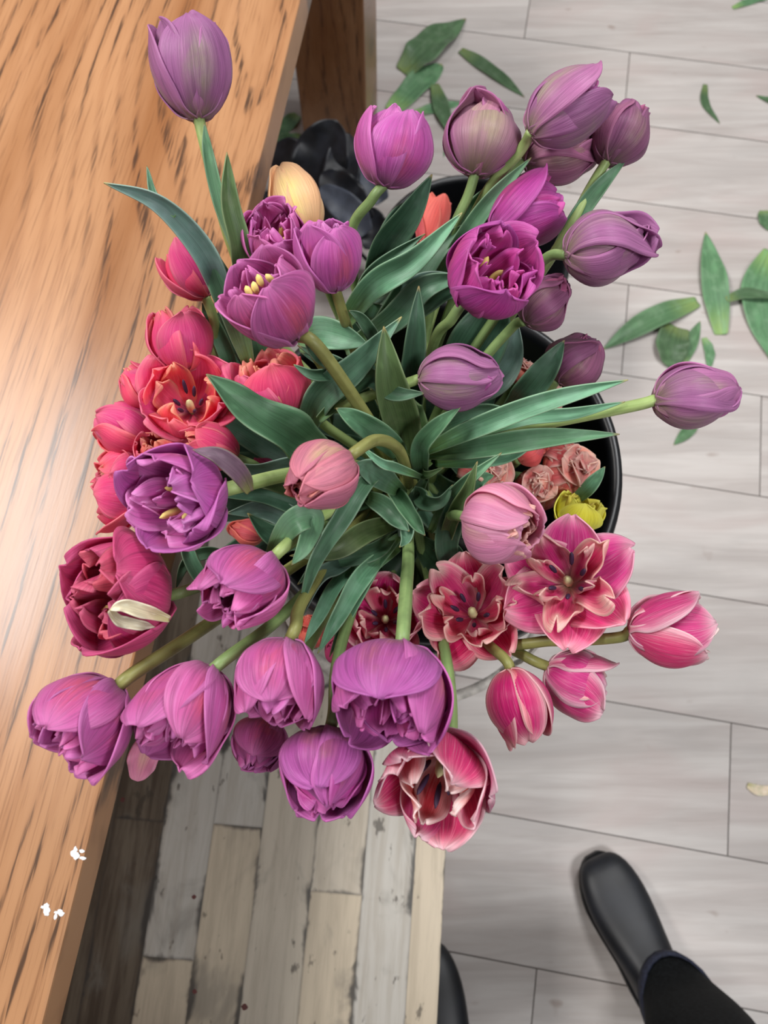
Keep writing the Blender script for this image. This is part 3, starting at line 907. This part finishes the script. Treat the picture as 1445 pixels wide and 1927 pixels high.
t31 = tulip('plump pink peony tulip bud with salmon centre, right of the dark leaves', (880, 972), (1008, 1000), 152, .47, -.03, 'peony', 'peony', [(860, 970, .51), (820, 960, .62)], 10, GC, STEM, open_=15)
t32 = tulip('pink tulip with red tips reaching right over the floor on a grey-green stem', (1182, 1186), (1330, 1184), 146, .49, -.008, 'cup', 'redwhite', [(1160, 1200, .50), (1040, 1206, .52), (930, 1200, .55), (850, 1080, .64)], 55, GC, STEM_BR, open_=10)
t33 = tulip('dark crimson tulip with white-edged petal hanging above the floor', (960, 1258), (996, 1394), 120, .50, -.012, 'cup', 'crimson', [(950, 1240, .51), (900, 1190, .55), (840, 1080, .64)], 15, GC, STEM_BR, open_=-4)
t34 = tulip('pink open tulip behind the dark crimson one', (1030, 1254), (1136, 1304), 126, .52, -.004, 'double', 'redwhite', [(990, 1236, .53), (900, 1180, .57), (840, 1080, .65)], 35, GC, STEM_BR, open_=6)
# --- pink bunch over the table
PC = (600, 860)
p1 = tulip('slim hot pink tulip standing apart, highest of the pink ones', (388, 560), (326, 466), 96, .55, -.006, 'single', 'hotpink', [(402, 600, .565), (425, 690, .60)], 20, GK, STEM_LT, conv=PC, open_=-8)
p2 = tulip('upright hot pink tulip full of narrow petals, below the slim one', (350, 700), (326, 584), 118, .55, -.014, 'double', 'hotpink', [(370, 730, .60), (470, 790, .66)], 10, GK, conv=PC)
p3 = tulip('small pink tulip at the left shoulder of the pink group', (300, 764), (238, 692), 92, .57, -.006, 'cup', 'hotpink', [(320, 780, .60), (440, 830, .67)], 40, GK, conv=PC, open_=-10)
p4 = tulip('broad pink and orange double tulip with a dark heart, centre of the pink group', (362, 776), (346, 728), 176, .545, -.038, 'opencup', 'hotpink', [(390, 790, .61), (480, 830, .67)], 10, GK, conv=PC, open_=-4)
p5 = tulip('pink orange-edged double tulip beside the big folded leaf', (520, 786), (494, 672), 146, .55, -.02, 'double', 'hotpink', [(540, 810, .60), (590, 850, .67)], 20, GK, conv=PC, open_=4)
p6 = tulip('pink tulip pointing left across the table grain', (292, 838), (192, 786), 102, .57, -.006, 'double', 'hotpink', [(330, 850, .60), (460, 870, .67)], 60, GK, conv=PC, open_=-6)
p7 = tulip('coral pink tulip lying just above the open violet double', (446, 862), (348, 820), 88, .53, -.01, 'double', 'hotpink', [(480, 880, .58), (560, 880, .66)], 30, GK, conv=PC)
p8 = tulip('orange-pink tulip at the far left edge of the pink group', (262, 900), (186, 888), 116, .57, -.016, 'opencup', 'hotpink', [(300, 905, .61), (460, 890, .68)], 0, GK, conv=PC, open_=-20)
p9 = tulip('rosy pink tulip peeping out left of the open violet double', (262, 950), (184, 948), 104, .56, -.006, 'single', 'hotpink', [(300, 950, .60), (460, 910, .68)], 25, GK, conv=PC)
p10 = tulip('ruffled pink tulip squeezed between the coral pink and left-pointing ones', (316, 870), (286, 824), 96, .555, -.02, 'double', 'hotpink', [(350, 880, .61), (470, 890, .68)], 0, GK, conv=PC)
p11 = tulip('coral bloom glimpsed under leaves right of the open violet double', (494, 1012), (430, 990), 52, .60, 0, 'closed', 'coral', [(530, 1000, .63), (620, 960, .68)], 20, GK, conv=PC)
p12 = tulip('tiny dark red bud in the gap left of the green-streaked bud', (520, 890), (474, 868), 34, .60, 0, 'closed', 'rose', [(545, 900, .62), (620, 900, .68)], 20, GK, conv=PC)
# --- peach, coral, fringed salmon and yellow
tulip('closed peach tulip with a yellow-green streak by the table edge', (584, 444), (524, 318), 100, .58, .004, 'bud', 'peach', [(600, 500, .62), (660, 640, .68)], 0, None, STEM)
c1 = tulip('orange-red tulip in the second bucket, showing between stems', (800, 470), (818, 372), 66, .80, .0, 'single', 'coral', (), 35, None, stop=True, open_=6)
gc = Vector(c1.location)
link('stem', tube(catmull([gc, gc + Vector((.02, .02, -.06)), Vector((b2.x - .02, b2.y - .03, .20)), Vector((b2.x, b2.y, .03))], 20), .004, 8, gc), STEM, c1)
s1 = tulip('fringed salmon-red tulip closest to the bucket rim', (1050, 890), (1100, 872), 112, .62, -.03, 'fringed', 'salmon', [(1010, 900, .68)], 10, GS, conv=(880, 900))
s2 = tulip('smallest fringed orange tulip between its two salmon neighbours', (1004, 926), (1018, 910), 84, .62, -.035, 'fringed', 'salmon', [(980, 930, .69)], 30, GS, conv=(880, 920))
s3 = tulip('fringed salmon tulip with a green outer petal above the pink peony bud', (900, 900), (940, 886), 112, .61, -.03, 'fringed', 'salmon', [(880, 905, .68)], 50, GS, conv=(850, 910))
s4 = tulip('fringed coral bud under the long crossing leaves', (1000, 768), (1042, 742), 84, .63, -.02, 'fringed', 'salmon', [(970, 790, .68)], 0, GS, conv=(870, 880))
s5 = tulip('fringed pinkish tulip deep in shade beside the dull purple bud', (970, 720), (1000, 686), 70, .64, -.01, 'fringed', 'salmon', [(950, 750, .68)], 0, GS, conv=(850, 880))
s6 = tulip('plain red tulip lying under the lowest crossing leaf', (976, 866), (1024, 836), 50, .61, .0, 'closed', 'coral', [(950, 880, .66)], 20, GS, conv=(860, 890))
y1 = tulip('yellow tulip just inside the bucket rim', (1074, 1000), (1100, 934), 92, .60, -.012, 'double', 'yellow', [(1040, 1010, .67)], 10, None, conv=(880, 960), open_=8)
r1 = tulip('small red bloom low between the stems above the bench', (592, 1216), (582, 1160), 54, .60, -.01, 'fringed', 'coral', [(620, 1160, .65)], 10, 'half-hidden red blooms under the lower row', conv=(740, 980))
r2 = tulip('dark red bloom half hidden above the largest violet tulip', (650, 1240), (624, 1196), 60, .60, -.01, 'closed', 'rose', [(680, 1180, .66)], 10, 'half-hidden red blooms under the lower row', conv=(740, 980))

# ------------------------------------------------------------------ leaves that show
leaf(t1, [(470, 640, .56), (425, 560, .525), (385, 470, .50), (300, 382, .475), (195, 344, .46)], 52, fold=.6, wave=.08, roll=12)
leaf(t1, [(330, 408, .482), (292, 372, .476), (276, 312, .47)], 16, fold=.5)
leaf(t1, [(452, 560, .53), (450, 470, .50), (430, 380, .485), (427, 286, .475)], 46, fold=.5, roll=-20, wave=.05)
leaf(t1, [(440, 470, .53), (412, 380, .525), (392, 290, .52), (384, 232, .515)], 26, fold=.4, mat=LEAF_LT)
leaf(t14, [(470, 690, .57), (440, 590, .53), (408, 510, .51), (384, 448, .50)], 54, fold=.3, roll=15, wave=.08)
leaf(p1, [(440, 760, .62), (430, 680, .585), (396, 600, .57), (380, 570, .565)], 32, fold=.4)
leaf(p2, [(500, 720, .62), (470, 640, .59), (440, 560, .58), (430, 520, .575)], 80, fold=.2, mat=LEAF)
leaf(p5, [(640, 880, .58), (560, 830, .52), (480, 780, .49), (388, 704, .475)], 92, fold=.55, wave=.22, roll=-18)
leaf(t17, [(470, 925, .45), (450, 890, .435), (410, 858, .425), (362, 846, .42)], 40, fold=.3, mat=LEAF_PUR, label='purple-flushed bract leaf', roll=-10)
leaf(t17, [(660, 880, .58), (560, 876, .54), (480, 890, .52), (405, 862, .50)], 40, fold=.5, mat=LEAF)
leaf(t17, [(700, 930, .60), (600, 930, .56), (510, 905, .53), (440, 905, .52)], 44, fold=.4, mat=LEAF)
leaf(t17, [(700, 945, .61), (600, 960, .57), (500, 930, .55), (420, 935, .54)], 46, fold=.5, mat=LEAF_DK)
leaf(t19, [(690, 960, .61), (600, 1000, .57), (510, 960, .56), (425, 966, .55)], 54, fold=.4, mat=LEAF)
leaf(t19, [(680, 980, .62), (590, 1000, .58), (520, 1010, .56), (466, 966, .54)], 60, fold=.5, mat=LEAF_DK)
leaf(t19, [(505, 1065, .46), (530, 1010, .45), (556, 980, .44), (590, 975, .445), (572, 1030, .44), (548, 1064, .44)], 52, fold=.2, mat=LEAF_LT, roll=10)
leaf(t18, [(750, 870, .56), (690, 900, .47), (640, 975, .45), (590, 1060, .455), (562, 1150, .47)], 40, fold=.55, mat=LEAF, roll=20)
leaf(t18, [(760, 930, .58), (720, 900, .49), (690, 880, .46), (668, 872, .445)], 48, fold=.3, mat=LEAF)
leaf(t22, [(760, 980, .62), (690, 1000, .54), (630, 1036, .52), (545, 1046, .53)], 44, fold=.45, mat=LEAF)
leaf(t22, [(730, 1000, .62), (650, 1060, .54), (600, 1090, .50), (566, 1165, .485)], 34, fold=.5, mat=LEAF, roll=-20)
leaf(t23, [(740, 1010, .62), (700, 1040, .55), (610, 1060, .53), (560, 1100, .52)], 38, fold=.5, mat=LEAF)
leaf(t23, [(750, 1030, .62), (690, 1070, .54), (640, 1150, .49), (598, 1230, .475)], 40, fold=.5, mat=LEAF_LT, roll=15)
leaf(t25, [(750, 1010, .62), (700, 1060, .56), (670, 1120, .53), (620, 1236, .50)], 40, fold=.5, mat=LEAF)
leaf(t26, [(730, 990, .62), (640, 1090, .54), (600, 1160, .50), (572, 1212, .48)], 28, fold=.2, mat=LEAF_LT)
leaf(t20, [(430, 1120, .50), (380, 1090, .485), (352, 1030, .48), (372, 1020, .48)], 30, fold=.5, mat=LEAF_LT)
leaf(t20, [(440, 1050, .52), (390, 1040, .50), (350, 1060, .49), (330, 1110, .47)], 26, fold=.4, mat=LEAF)
# centre
leaf(t11, [(775, 900, .62), (758, 800, .54), (735, 720, .50), (722, 614, .485)], 74, fold=.45, wave=.05, mat=LEAF)
leaf(t11, [(760, 850, .62), (768, 760, .53), (745, 690, .50), (722, 622, .487)], 40, fold=.7, roll=30, mat=LEAF)
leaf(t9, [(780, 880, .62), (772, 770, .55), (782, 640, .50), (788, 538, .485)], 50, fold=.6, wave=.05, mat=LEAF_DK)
leaf(t15, [(740, 860, .62), (700, 790, .55), (650, 700, .52), (560, 650, .50)], 46, fold=.4, mat=LEAF)
leaf(t15, [(560, 640, .56), (600, 626, .54), (650, 636, .53), (694, 650, .525)], 66, fold=.25, wave=.08, mat=LEAF, shape=(.8, .3))
leaf(t15, [(720, 690, .56), (705, 640, .525), (680, 600, .51), (656, 584, .505)], 26, fold=.4, mat=LEAF)
leaf(t16, [(570, 830, .60), (600, 750, .54), (670, 690, .51), (756, 596, .495)], 62, fold=.4, wave=.08, mat=LEAF)
leaf(t16, [(640, 700, .50), (600, 670, .475), (572, 640, .46)], 26, fold=.3, mat=LEAF)
leaf(t16, [(700, 720, .56), (640, 704, .53), (590, 706, .51), (552, 686, .505)], 26, fold=.5, mat=LEAF)
leaf(t18, [(760, 860, .60), (730, 830, .53), (670, 790, .50), (632, 768, .49)], 50, fold=.5, wave=.2, mat=LEAF)
leaf(t18, [(800, 900, .58), (745, 880, .48), (715, 870, .46), (676, 836, .455)], 20, fold=.6, mat=LEAF_LT)
leaf(t11, [(600, 790, .55), (690, 712, .52), (740, 740, .505), (800, 740, .50)], 40, fold=.5, mat=LEAF)
leaf(t11, [(800, 860, .60), (760, 790, .54), (745, 760, .52), (735, 720, .51)], 90, fold=.3, mat=LEAF)
leaf(t13, [(800, 920, .60), (792, 850, .54), (820, 808, .51), (868, 764, .495)], 42, fold=.5, roll=20, mat=LEAF)
leaf(t13, [(795, 850, .57), (900, 800, .51), (1040, 750, .49), (1182, 715, .485)], 44, fold=.5, wave=.08, mat=LEAF_LT, roll=-12)
leaf(t13, [(860, 832, .55), (980, 790, .515), (1080, 778, .505), (1176, 756, .50)], 28, fold=.5, wave=.05, mat=LEAF_LT)
leaf(t13, [(800, 856, .58), (900, 845, .53), (1030, 825, .51), (1166, 817, .505)], 46, fold=.4, wave=.1, mat=LEAF_LT, roll=14)
leaf(t13, [(820, 870, .59), (900, 860, .56), (960, 850, .55), (1020, 820, .545)], 44, fold=.3, mat=LEAF)
leaf(t13, [(800, 820, .58), (860, 800, .55), (920, 780, .54), (990, 790, .535)], 50, fold=.3, mat=LEAF)
# upper
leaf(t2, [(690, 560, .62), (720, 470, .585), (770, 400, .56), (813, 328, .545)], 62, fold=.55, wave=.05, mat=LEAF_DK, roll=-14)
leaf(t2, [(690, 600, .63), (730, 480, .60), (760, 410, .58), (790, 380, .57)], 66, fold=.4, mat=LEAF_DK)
leaf(t3, [(640, 620, .62), (700, 540, .57), (780, 490, .55), (870, 400, .545)], 54, fold=.5, wave=.12, mat=LEAF)
leaf(t3, [(690, 650, .64), (760, 560, .59), (810, 480, .57), (880, 420, .56)], 60, fold=.45, mat=LEAF)
leaf(t3, [(660, 600, .63), (690, 540, .60), (720, 500, .58), (800, 440, .565)], 40, fold=.5, mat=LEAF)
leaf(t4, [(800, 560, .60), (870, 450, .56), (930, 370, .54), (1000, 296, .53)], 36, fold=.6, mat=LEAF_LT)
leaf(t4, [(820, 520, .61), (870, 440, .58), (910, 380, .565), (960, 330, .55)], 52, fold=.5, mat=LEAF_LT)
leaf(t6, [(1040, 480, .57), (1085, 410, .56), (1130, 350, .55), (1180, 298, .545)], 34, fold=.4, mat=LEAF_LT, wave=.05)
leaf(t5, [(650, 660, .63), (740, 600, .58), (800, 540, .56), (880, 520, .555)], 54, fold=.4, mat=LEAF)
leaf(t7, [(700, 640, .63), (790, 580, .58), (850, 545, .565), (930, 560, .56)], 40, fold=.5, mat=LEAF)
leaf(t8, [(700, 560, .62), (760, 555, .585), (800, 530, .575), (850, 515, .57)], 46, fold=.35, mat=LEAF)
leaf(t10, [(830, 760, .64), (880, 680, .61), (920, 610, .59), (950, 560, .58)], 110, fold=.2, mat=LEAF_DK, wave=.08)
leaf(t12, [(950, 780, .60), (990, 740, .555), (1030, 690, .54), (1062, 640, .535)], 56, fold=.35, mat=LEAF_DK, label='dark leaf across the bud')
leaf(t10, [(850, 720, .65), (900, 720, .62), (950, 680, .61), (975, 610, .60)], 84, fold=.25, mat=LEAF)
# front right of centre
leaf(t31, [(835, 1040, .60), (850, 985, .54), (880, 930, .51), (898, 868, .50)], 34, fold=.6, mat=LEAF, roll=20)
leaf(t31, [(810, 1000, .61), (840, 950, .55), (880, 905, .52), (944, 852, .51)], 30, fold=.5, mat=LEAF)
leaf(t31, [(790, 960, .62), (790, 925, .56), (800, 945, .54), (830, 944, .53), (852, 912, .53)], 34, fold=.5, mat=LEAF, roll=-10)
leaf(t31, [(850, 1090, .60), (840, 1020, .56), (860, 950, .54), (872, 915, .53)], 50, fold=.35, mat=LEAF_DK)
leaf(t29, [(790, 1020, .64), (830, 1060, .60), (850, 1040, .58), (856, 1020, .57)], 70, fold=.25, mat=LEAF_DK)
leaf(t30, [(720, 900, .60), (750, 940, .54), (780, 985, .52), (800, 1008, .515)], 34, fold=.7, mat=LEAF, roll=15)
leaf(t30, [(680, 930, .61), (720, 950, .56), (750, 980, .55), (770, 1000, .545)], 40, fold=.5, mat=LEAF)
leaf(t30, [(800, 900, .58), (770, 960, .56), (765, 1010, .55), (752, 1030, .54)], 32, fold=.6, mat=LEAF)
leaf(t28, [(810, 870, .62), (790, 880, .58), (800, 895, .56), (835, 880, .55)], 22, fold=.7, mat=LEAF)
leaf(s1, [(1070, 950, .64), (1100, 925, .60), (1122, 900, .59), (1138, 878, .585)], 28, fold=.3, mat=LEAF)
leaf(s3, [(880, 950, .62), (890, 915, .595), (905, 900, .59), (930, 895, .585)], 36, fold=.3, mat=LEAF_LT, label='pale green outer sepal', name='sepal')
for h_, q in ((p7, [(640, 900, .66), (540, 850, .63), (440, 790, .62), (380, 800, .62)]), (p9, [(640, 910, .66), (540, 930, .64), (440, 950, .63), (350, 985, .62)]), (p10, [(640, 890, .67), (540, 890, .65), (430, 880, .64), (340, 880, .63)]), (p5, [(620, 850, .67), (540, 800, .64), (470, 730, .62), (430, 660, .61)]), (p11, [(660, 940, .66), (560, 990, .63), (470, 1030, .62), (400, 1050, .62)]), (p4, [(600, 850, .67), (500, 850, .65), (430, 840, .64), (380, 850, .63)]), (p2, [(600, 800, .67), (520, 690, .64), (450, 620, .62), (400, 590, .61)])):
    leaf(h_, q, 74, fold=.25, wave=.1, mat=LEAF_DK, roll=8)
# the dense foliage lower inside the bunch: more leaves of the same tulips
rng = random.Random(77)
hosts = [t2, t3, t4, t5, t7, t9, t10, t11, t15, t16, t17, t18, t19, t22, t23, t25, t26, t28, t29, t31, p4, p5, p7, t8, t14]
for k in range(30):
    a = 2 * math.pi * (k * .381966 % 1.0)
    r0, r1 = rng.uniform(10, 60), rng.uniform(150, 300)
    if math.cos(a) > .3 and math.sin(a) > -.3:
        r1 = min(r1, 210)
    c, s = math.cos(a), math.sin(a)
    bend = rng.uniform(-60, 60)
    p0 = (765 + r0 * c * .4, 880 + r0 * s * .5, .70)
    p1_ = (755 + (r0 + r1) * .45 * c - bend * s * .6, 860 + (r0 + r1) * .5 * s + bend * c * .6, rng.uniform(.65, .70))
    p2_ = (745 + r1 * c * .95 + bend * s, 840 + r1 * s * 1.1 - bend * c, rng.uniform(.63, .69))
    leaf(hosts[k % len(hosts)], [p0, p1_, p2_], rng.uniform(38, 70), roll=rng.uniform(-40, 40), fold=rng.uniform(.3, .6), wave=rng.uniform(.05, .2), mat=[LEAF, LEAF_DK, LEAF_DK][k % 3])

# ------------------------------------------------------------------ leaves and petals on the floor
FL = 'cut leaves on the floor'
def floor_leaf(label, px, width, h=.006, lift=.0, fold=.2, mat=None, blunt=False, name='fallen_leaf', cat='leaf', roll=0, shape=(.5, .45), wave=.08):
    n = len(px)
    P = [on(x, y, h + lift * math.sin(math.pi * i / (n - 1))) for i, (x, y) in enumerate(px)]
    org = P[0].copy()
    zc = (P[0] - CAM).dot(FWD)
    me = leaf_mesh(P, width * zc / F_PX, org, R_(roll), fold, wave, seed=int(px[0][0]), up=Vector((0, 0, 1)), blunt=blunt, shape=shape)
    zmin = min(v.co.z for v in me.vertices) + org.z
    o = link(name, me, mat or LEAF_PALE)
    o.location = (org.x, org.y, org.z - zmin + .0015 + h - .006)
    tag(o, label, cat, FL)
    return finish(o, .0009, 1)
floor_leaf('broad cut leaf with a whitish red-marked base near the table leg', [(758, 134), (805, 85), (877, 32)], 66, lift=.02, shape=(.55, .5))
floor_leaf('blunt green leaf lying just below the broad red-marked leaf', [(736, 208), (785, 158), (832, 118)], 52, shape=(.6, .5), blunt=True)
floor_leaf('narrow leaf pointing from the top towards the pinkish mauve tulip', [(866, 92), (920, 128), (988, 180)], 30)
floor_leaf('short upright leaf between the violet cup and the pale tulip', [(818, 156), (832, 205), (848, 250)], 32, h=.012)
floor_leaf('dark narrow leaf crossing behind the violet cup tulip', [(776, 212), (825, 200), (872, 190)], 24)
floor_leaf('thin leaf scrap hanging below the short upright leaf', [(846, 236), (842, 268), (834, 296)], 10, h=.004)
floor_leaf('slender curved leaf alone at the upper right of the floor', [(1328, 156), (1328, 192), (1356, 230)], 16)
floor_leaf('leaf tip entering from the right edge, upper floor', [(1500, 200), (1460, 190), (1424, 177)], 18)
floor_leaf('leaf end cut off by the top right corner', [(1380, 12), (1420, -2), (1480, -16)], 16)
floor_leaf('upright blade leaf with pale lower end on the right floor', [(1358, 628), (1345, 530), (1329, 434)], 50, lift=.01, roll=10)
floor_leaf('long leaf lying left of the blade leaf, pointing to the bucket', [(1314, 566), (1225, 600), (1134, 656)], 46, lift=.012)
floor_leaf('broad bent leaf piece above the long-stemmed tulip', [(1276, 614), (1264, 650), (1272, 692)], 62, blunt=True, lift=.01, shape=(.7, .4))
floor_leaf('pointed leaf tip beside the broad bent piece', [(1280, 690), (1300, 645), (1319, 602)], 28)
floor_leaf('small curled scrap right of the pointed leaf tip', [(1326, 634), (1336, 660), (1336, 690)], 20, blunt=True)
floor_leaf('big leaf running off the right edge beside the blade leaf', [(1452, 470), (1428, 560), (1462, 690)], 72, shape=(.4, .5))
floor_leaf('thin leaf crossing over the big leaf at the right edge', [(1368, 562), (1410, 550), (1480, 560)], 24, h=.02)
floor_leaf('leaf tip poking out below the long-stemmed tulip', [(1312, 792), (1294, 812), (1269, 836)], 24)
floor_leaf('pale leaf stub at the right edge above the big leaf', [(1438, 394), (1442, 412), (1452, 432)], 30, blunt=True)
floor_leaf('green leaf behind the table edge by the dark foliage', [(560, 214), (540, 232), (512, 256)], 34, blunt=True)
floor_leaf('second green leaf squeezed under the table beside the dark foliage', [(566, 254), (540, 258), (516, 262)], 22, h=.01, blunt=True)
floor_leaf('pale fallen petal on the planks at the lower right', [(1408, 1478), (1432, 1488), (1462, 1484)], 20, mat=CREAM, blunt=True, name='fallen_petal', cat='petal')

# ------------------------------------------------------------------ dark round leaves by the table leg
DK = plain('black_dyed_leaf', (30, 32, 38), .42, var=.25, scale=30)
DK2 = plain('slate_grey_leaf', (72, 78, 90), .5, var=.12, scale=30)
def dark_branch():
    st = on(640, 420, .10)
    root = empty('dark_foliage_branch', (st.x, st.y, 0))
    tag(root, 'branch of large round black and slate leaves by the table leg', 'foliage')
    org = Vector(root.location)
    def lf(px, w, h0, h1, mat, lab, fold=.25, blunt=True, roll=0):
        n = len(px)
        P = [on(x, y, h0 + (h1 - h0) * i / (n - 1)) for i, (x, y) in enumerate(px)]
        zc = (P[0] - CAM).dot(FWD)
        me = leaf_mesh(P, w * zc / F_PX, org, R_(roll), fold, .08, seed=int(w + px[0][0]), blunt=blunt, shape=(.5, .5))
        o = link('leaf', me, mat, root)
        o['label'] = lab
        finish(o, .0012, 1)
    lf([(590, 380), (600, 310), (634, 226)], 108, .12, .26, DK, 'black round leaf')
    lf([(600, 390), (560, 320), (516, 272)], 96, .10, .14, DK, 'black round leaf', fold=.1)
    lf([(640, 400), (640, 340), (655, 250)], 76, .14, .22, DK, 'black round leaf')
    lf([(720, 380), (690, 330), (648, 274)], 60, .12, .16, DK2, 'slate grey leaf')
    lf([(690, 420), (650, 370), (604, 326)], 76, .18, .24, DK, 'black round leaf with brown edge')
    lf([(690, 440), (660, 400), (602, 352)], 58, .21, .25, DK2, 'slate grey leaf')
    lf([(640, 440), (590, 400), (556, 330)], 70, .10, .14, DK2, 'slate grey leaf')
    lf([(600, 450), (540, 420), (500, 360)], 90, .08, .10, DK, 'black round leaf')
    lf([(700, 470), (700, 430), (690, 390)], 60, .12, .16, DK, 'black round leaf')
    P = [on(700, 500, .02), on(650, 440, .09), on(600, 340, .12)]
    link('twig', tube(catmull(P, 12), .004, 8, org), DK, root)
dark_branch()

# ------------------------------------------------------------------ the person behind the camera: legs, trousers, boots
LEATHER = plain('black_leather', (22, 24, 29), .47, var=.25, scale=18, spec=.55, bump=.05)
RUBBER = plain('black_sole', (14, 14, 16), .55)
CLOTH = plain('black_trouser_cloth', (17, 19, 20), .85, var=.3, scale=220, spec=.2, bump=.2)
LINING = plain('navy_cuff_lining', (34, 38, 56), .8, var=.2, scale=200)
SKIN = plain('skin', (190, 132, 110), .55, var=.05)
def loft(rings, cap=True):
    n = len(rings[0])
    V = [v for r in rings for v in r]
    Fc = []
    for i in range(len(rings) - 1):
        for k in range(n):
            k2 = (k + 1) % n
            Fc.append((i * n + k, i * n + k2, (i + 1) * n + k2, (i + 1) * n + k))
    if cap:
        Fc.append(tuple(range(n))[::-1])
        Fc.append(tuple((len(rings) - 1) * n + k for k in range(n)))
    return mesh(V, Fc)
def make_person():
    toeR, ankR = on(1124, 1612, .035), on(1272, 1888, .12)
    dR = Vector((ankR.x - toeR.x, ankR.y - toeR.y, 0)).normalized()   # toe to heel
    toeR.z = 0
    toeL = on(838, 1800, .03)
    toeL.z = 0
    toeL = Vector((.062, -.300, 0))
    dL = Vector((.22, -1, 0)).normalized()
    root = empty('person', ((toeR + toeL) / 2 + Vector((0, -.2, 0))))
    tag(root, 'person standing in black trousers and black ankle boots beside the bench', 'person')
    org = Vector(root.location)
    hipc = Vector((.22, -.56, .93))
    legs = []
    for side, toe, d in ((1, toeR, dR), (-1, toeL, dL)):
        s = Vector((-d.y, d.x, 0))
        ank = toe + d * .215
        hip = hipc + Vector((.09 * side, 0, 0))
        knee = (ank + hip) * .5 + Vector((.03 * side, .03, 0))
        knee.z = .50
        legs.append((toe, d, s, ank, knee, hip))
    # body: one continuous surface inside the clothes
    bm_v, bm_e, rad = [hipc, hipc + Vector((0, 0, .12))], [(0, 1)], [.11, .12]
    for toe, d, s, ank, knee, hip in legs:
        i = len(bm_v)
        bm_v += [hip, knee, ank + Vector((0, 0, .12)), ank + Vector((0, 0, .06)), toe + d * .10 + Vector((0, 0, .034))]
        rad += [.082, .055, .034, .028, .018]
        bm_e += [(0, i), (i, i + 1), (i + 1, i + 2), (i + 2, i + 3), (i + 3, i + 4)]
    me = bpy.data.meshes.new('m')
    me.from_pydata([tuple(v - org) for v in bm_v], bm_e, [])
    body = link('body', me, SKIN, root)
    m = body.modifiers.new('skin', 'SKIN')
    for i, r in enumerate(rad):
        sv = me.skin_vertices[0].data[i]
        sv.radius = (r, r)
        sv.use_root = (i == 0)
    ss = body.modifiers.new('smooth', 'SUBSURF')
    ss.levels = ss.render_levels = 1
    body['label'] = 'lower body of the standing person'
    # boots
    for toe, d, s, ank, knee, hip in legs:
        prof = [(.000, .020, .020, .030), (.006, .032, .014, .042), (.02, .043, .012, .052), (.05, .051, .012, .060), (.085, .0525, .012, .068), (.12, .049, .012, .080), (.15, .044, .012, .095), (.18, .041, .012, .112), (.215, .040, .012, .13), (.25, .038, .012, .13), (.275, .030, .012, .12), (.287, .018, .014, .10)]
        rings = []
        for x, w, b, h in prof:
            r = []
            for k in range(20):
                a = 2 * math.pi * k / 20
                ca, sa = math.cos(a), math.sin(a)
                e = .72
                r.append(toe + d * x + s * (w * abs(ca) ** e * (1 if ca > 0 else -1)) + Vector((0, 0, (b + h) / 2 + (h - b) / 2 * abs(sa) ** e * (1 if sa > 0 else -1))) - org)
            rings.append(r)
        boot = link('boot', loft(rings), LEATHER, root)
        finish_b = boot.modifiers.new('smooth', 'SUBSURF')
        finish_b.levels = finish_b.render_levels = 1
        sh = []
        for z, rx, ry, ox in ((.07, .042, .060, .0), (.11, .049, .062, .0), (.135, .052, .062, .002), (.15, .052, .060, .004), (.152, .047, .055, .004), (.12, .040, .048, .0)):
            sh.append([ank + d * (ox + ry * math.sin(2 * math.pi * k / 20)) + s * (rx * math.cos(2 * math.pi * k / 20)) + Vector((0, 0, z)) - org for k in range(20)])
        link('boot_shaft', loft(sh, False), LEATHER, boot)
        so = []
        for z in (.0, .012, .016):
            r = []
            for k in range(40):
                a = 2 * math.pi * k / 40
                xx = .145 - .148 * math.cos(a)
                w = .0545 * (max(0, 1 - abs((xx - .145) / .149) ** 3.2)) ** .5 * (1 - .28 * max(0, min(1, (xx - .07) / .1)))
                r.append(toe + d * xx + s * w * (1 if math.sin(a) >= 0 else -1) + Vector((0, 0, z)) - org)
            so.append(r)
        link('sole', loft(so), RUBBER, boot)
    # trousers: two legs that meet at the waist
    for toe, d, s, ank, knee, hip in legs:
        rings = []
        P = [(ank + d * .000 + Vector((0, 0, .130)), .057, .084), (ank + d * .024 + Vector((.004 * side, 0, .175)), .072, .072), (ank.lerp(knee, .35) + Vector((.012 * side, 0, .1)), .084, .084), (ank.lerp(knee, .7) + Vector((0, 0, .05)), .078, .082), (knee, .080, .086), (knee.lerp(hip, .5), .092, .10), (hip + Vector((0, 0, -.05)), .108, .125), (hip + Vector((0, 0, .04)), .105, .13), (hip + Vector((-.0, 0, .14)), .095, .12)]
        for i, (c, rx, ry) in enumerate(P):
            r = []
            for k in range(24):
                a = 2 * math.pi * k / 24
                wob = 1 + .05 * math.sin(3 * a + i * 1.3) + .03 * math.sin(5 * a - i)
                dz = -.012 * math.sin(a) if i == 0 else 0
                r.append(c + d * (ry * wob * math.sin(a)) + s * (rx * wob * math.cos(a)) + Vector((0, 0, dz)) - org)
            rings.append(r)
        tr = link('trouser_leg', loft(rings, False), [CLOTH], root)
        sol = tr.modifiers.new('thickness', 'SOLIDIFY')
        sol.thickness = .002
        ssb = tr.modifiers.new('smooth', 'SUBSURF')
        ssb.levels = ssb.render_levels = 1
        cuff = []
        for zz, gr in ((.0, 1.03), (.022, 1.03)):
            cuff.append([ank + d * (.000 + .080 * gr * math.sin(2 * math.pi * k / 24)) + s * (.053 * gr * math.cos(2 * math.pi * k / 24)) + Vector((0, 0, .126 + zz - .012 * math.sin(2 * math.pi * k / 24))) - org for k in range(24)])
        cf = link('cuff', loft(cuff, False), LINING, tr)
        sol = cf.modifiers.new('thickness', 'SOLIDIFY')
        sol.thickness = .004
make_person()
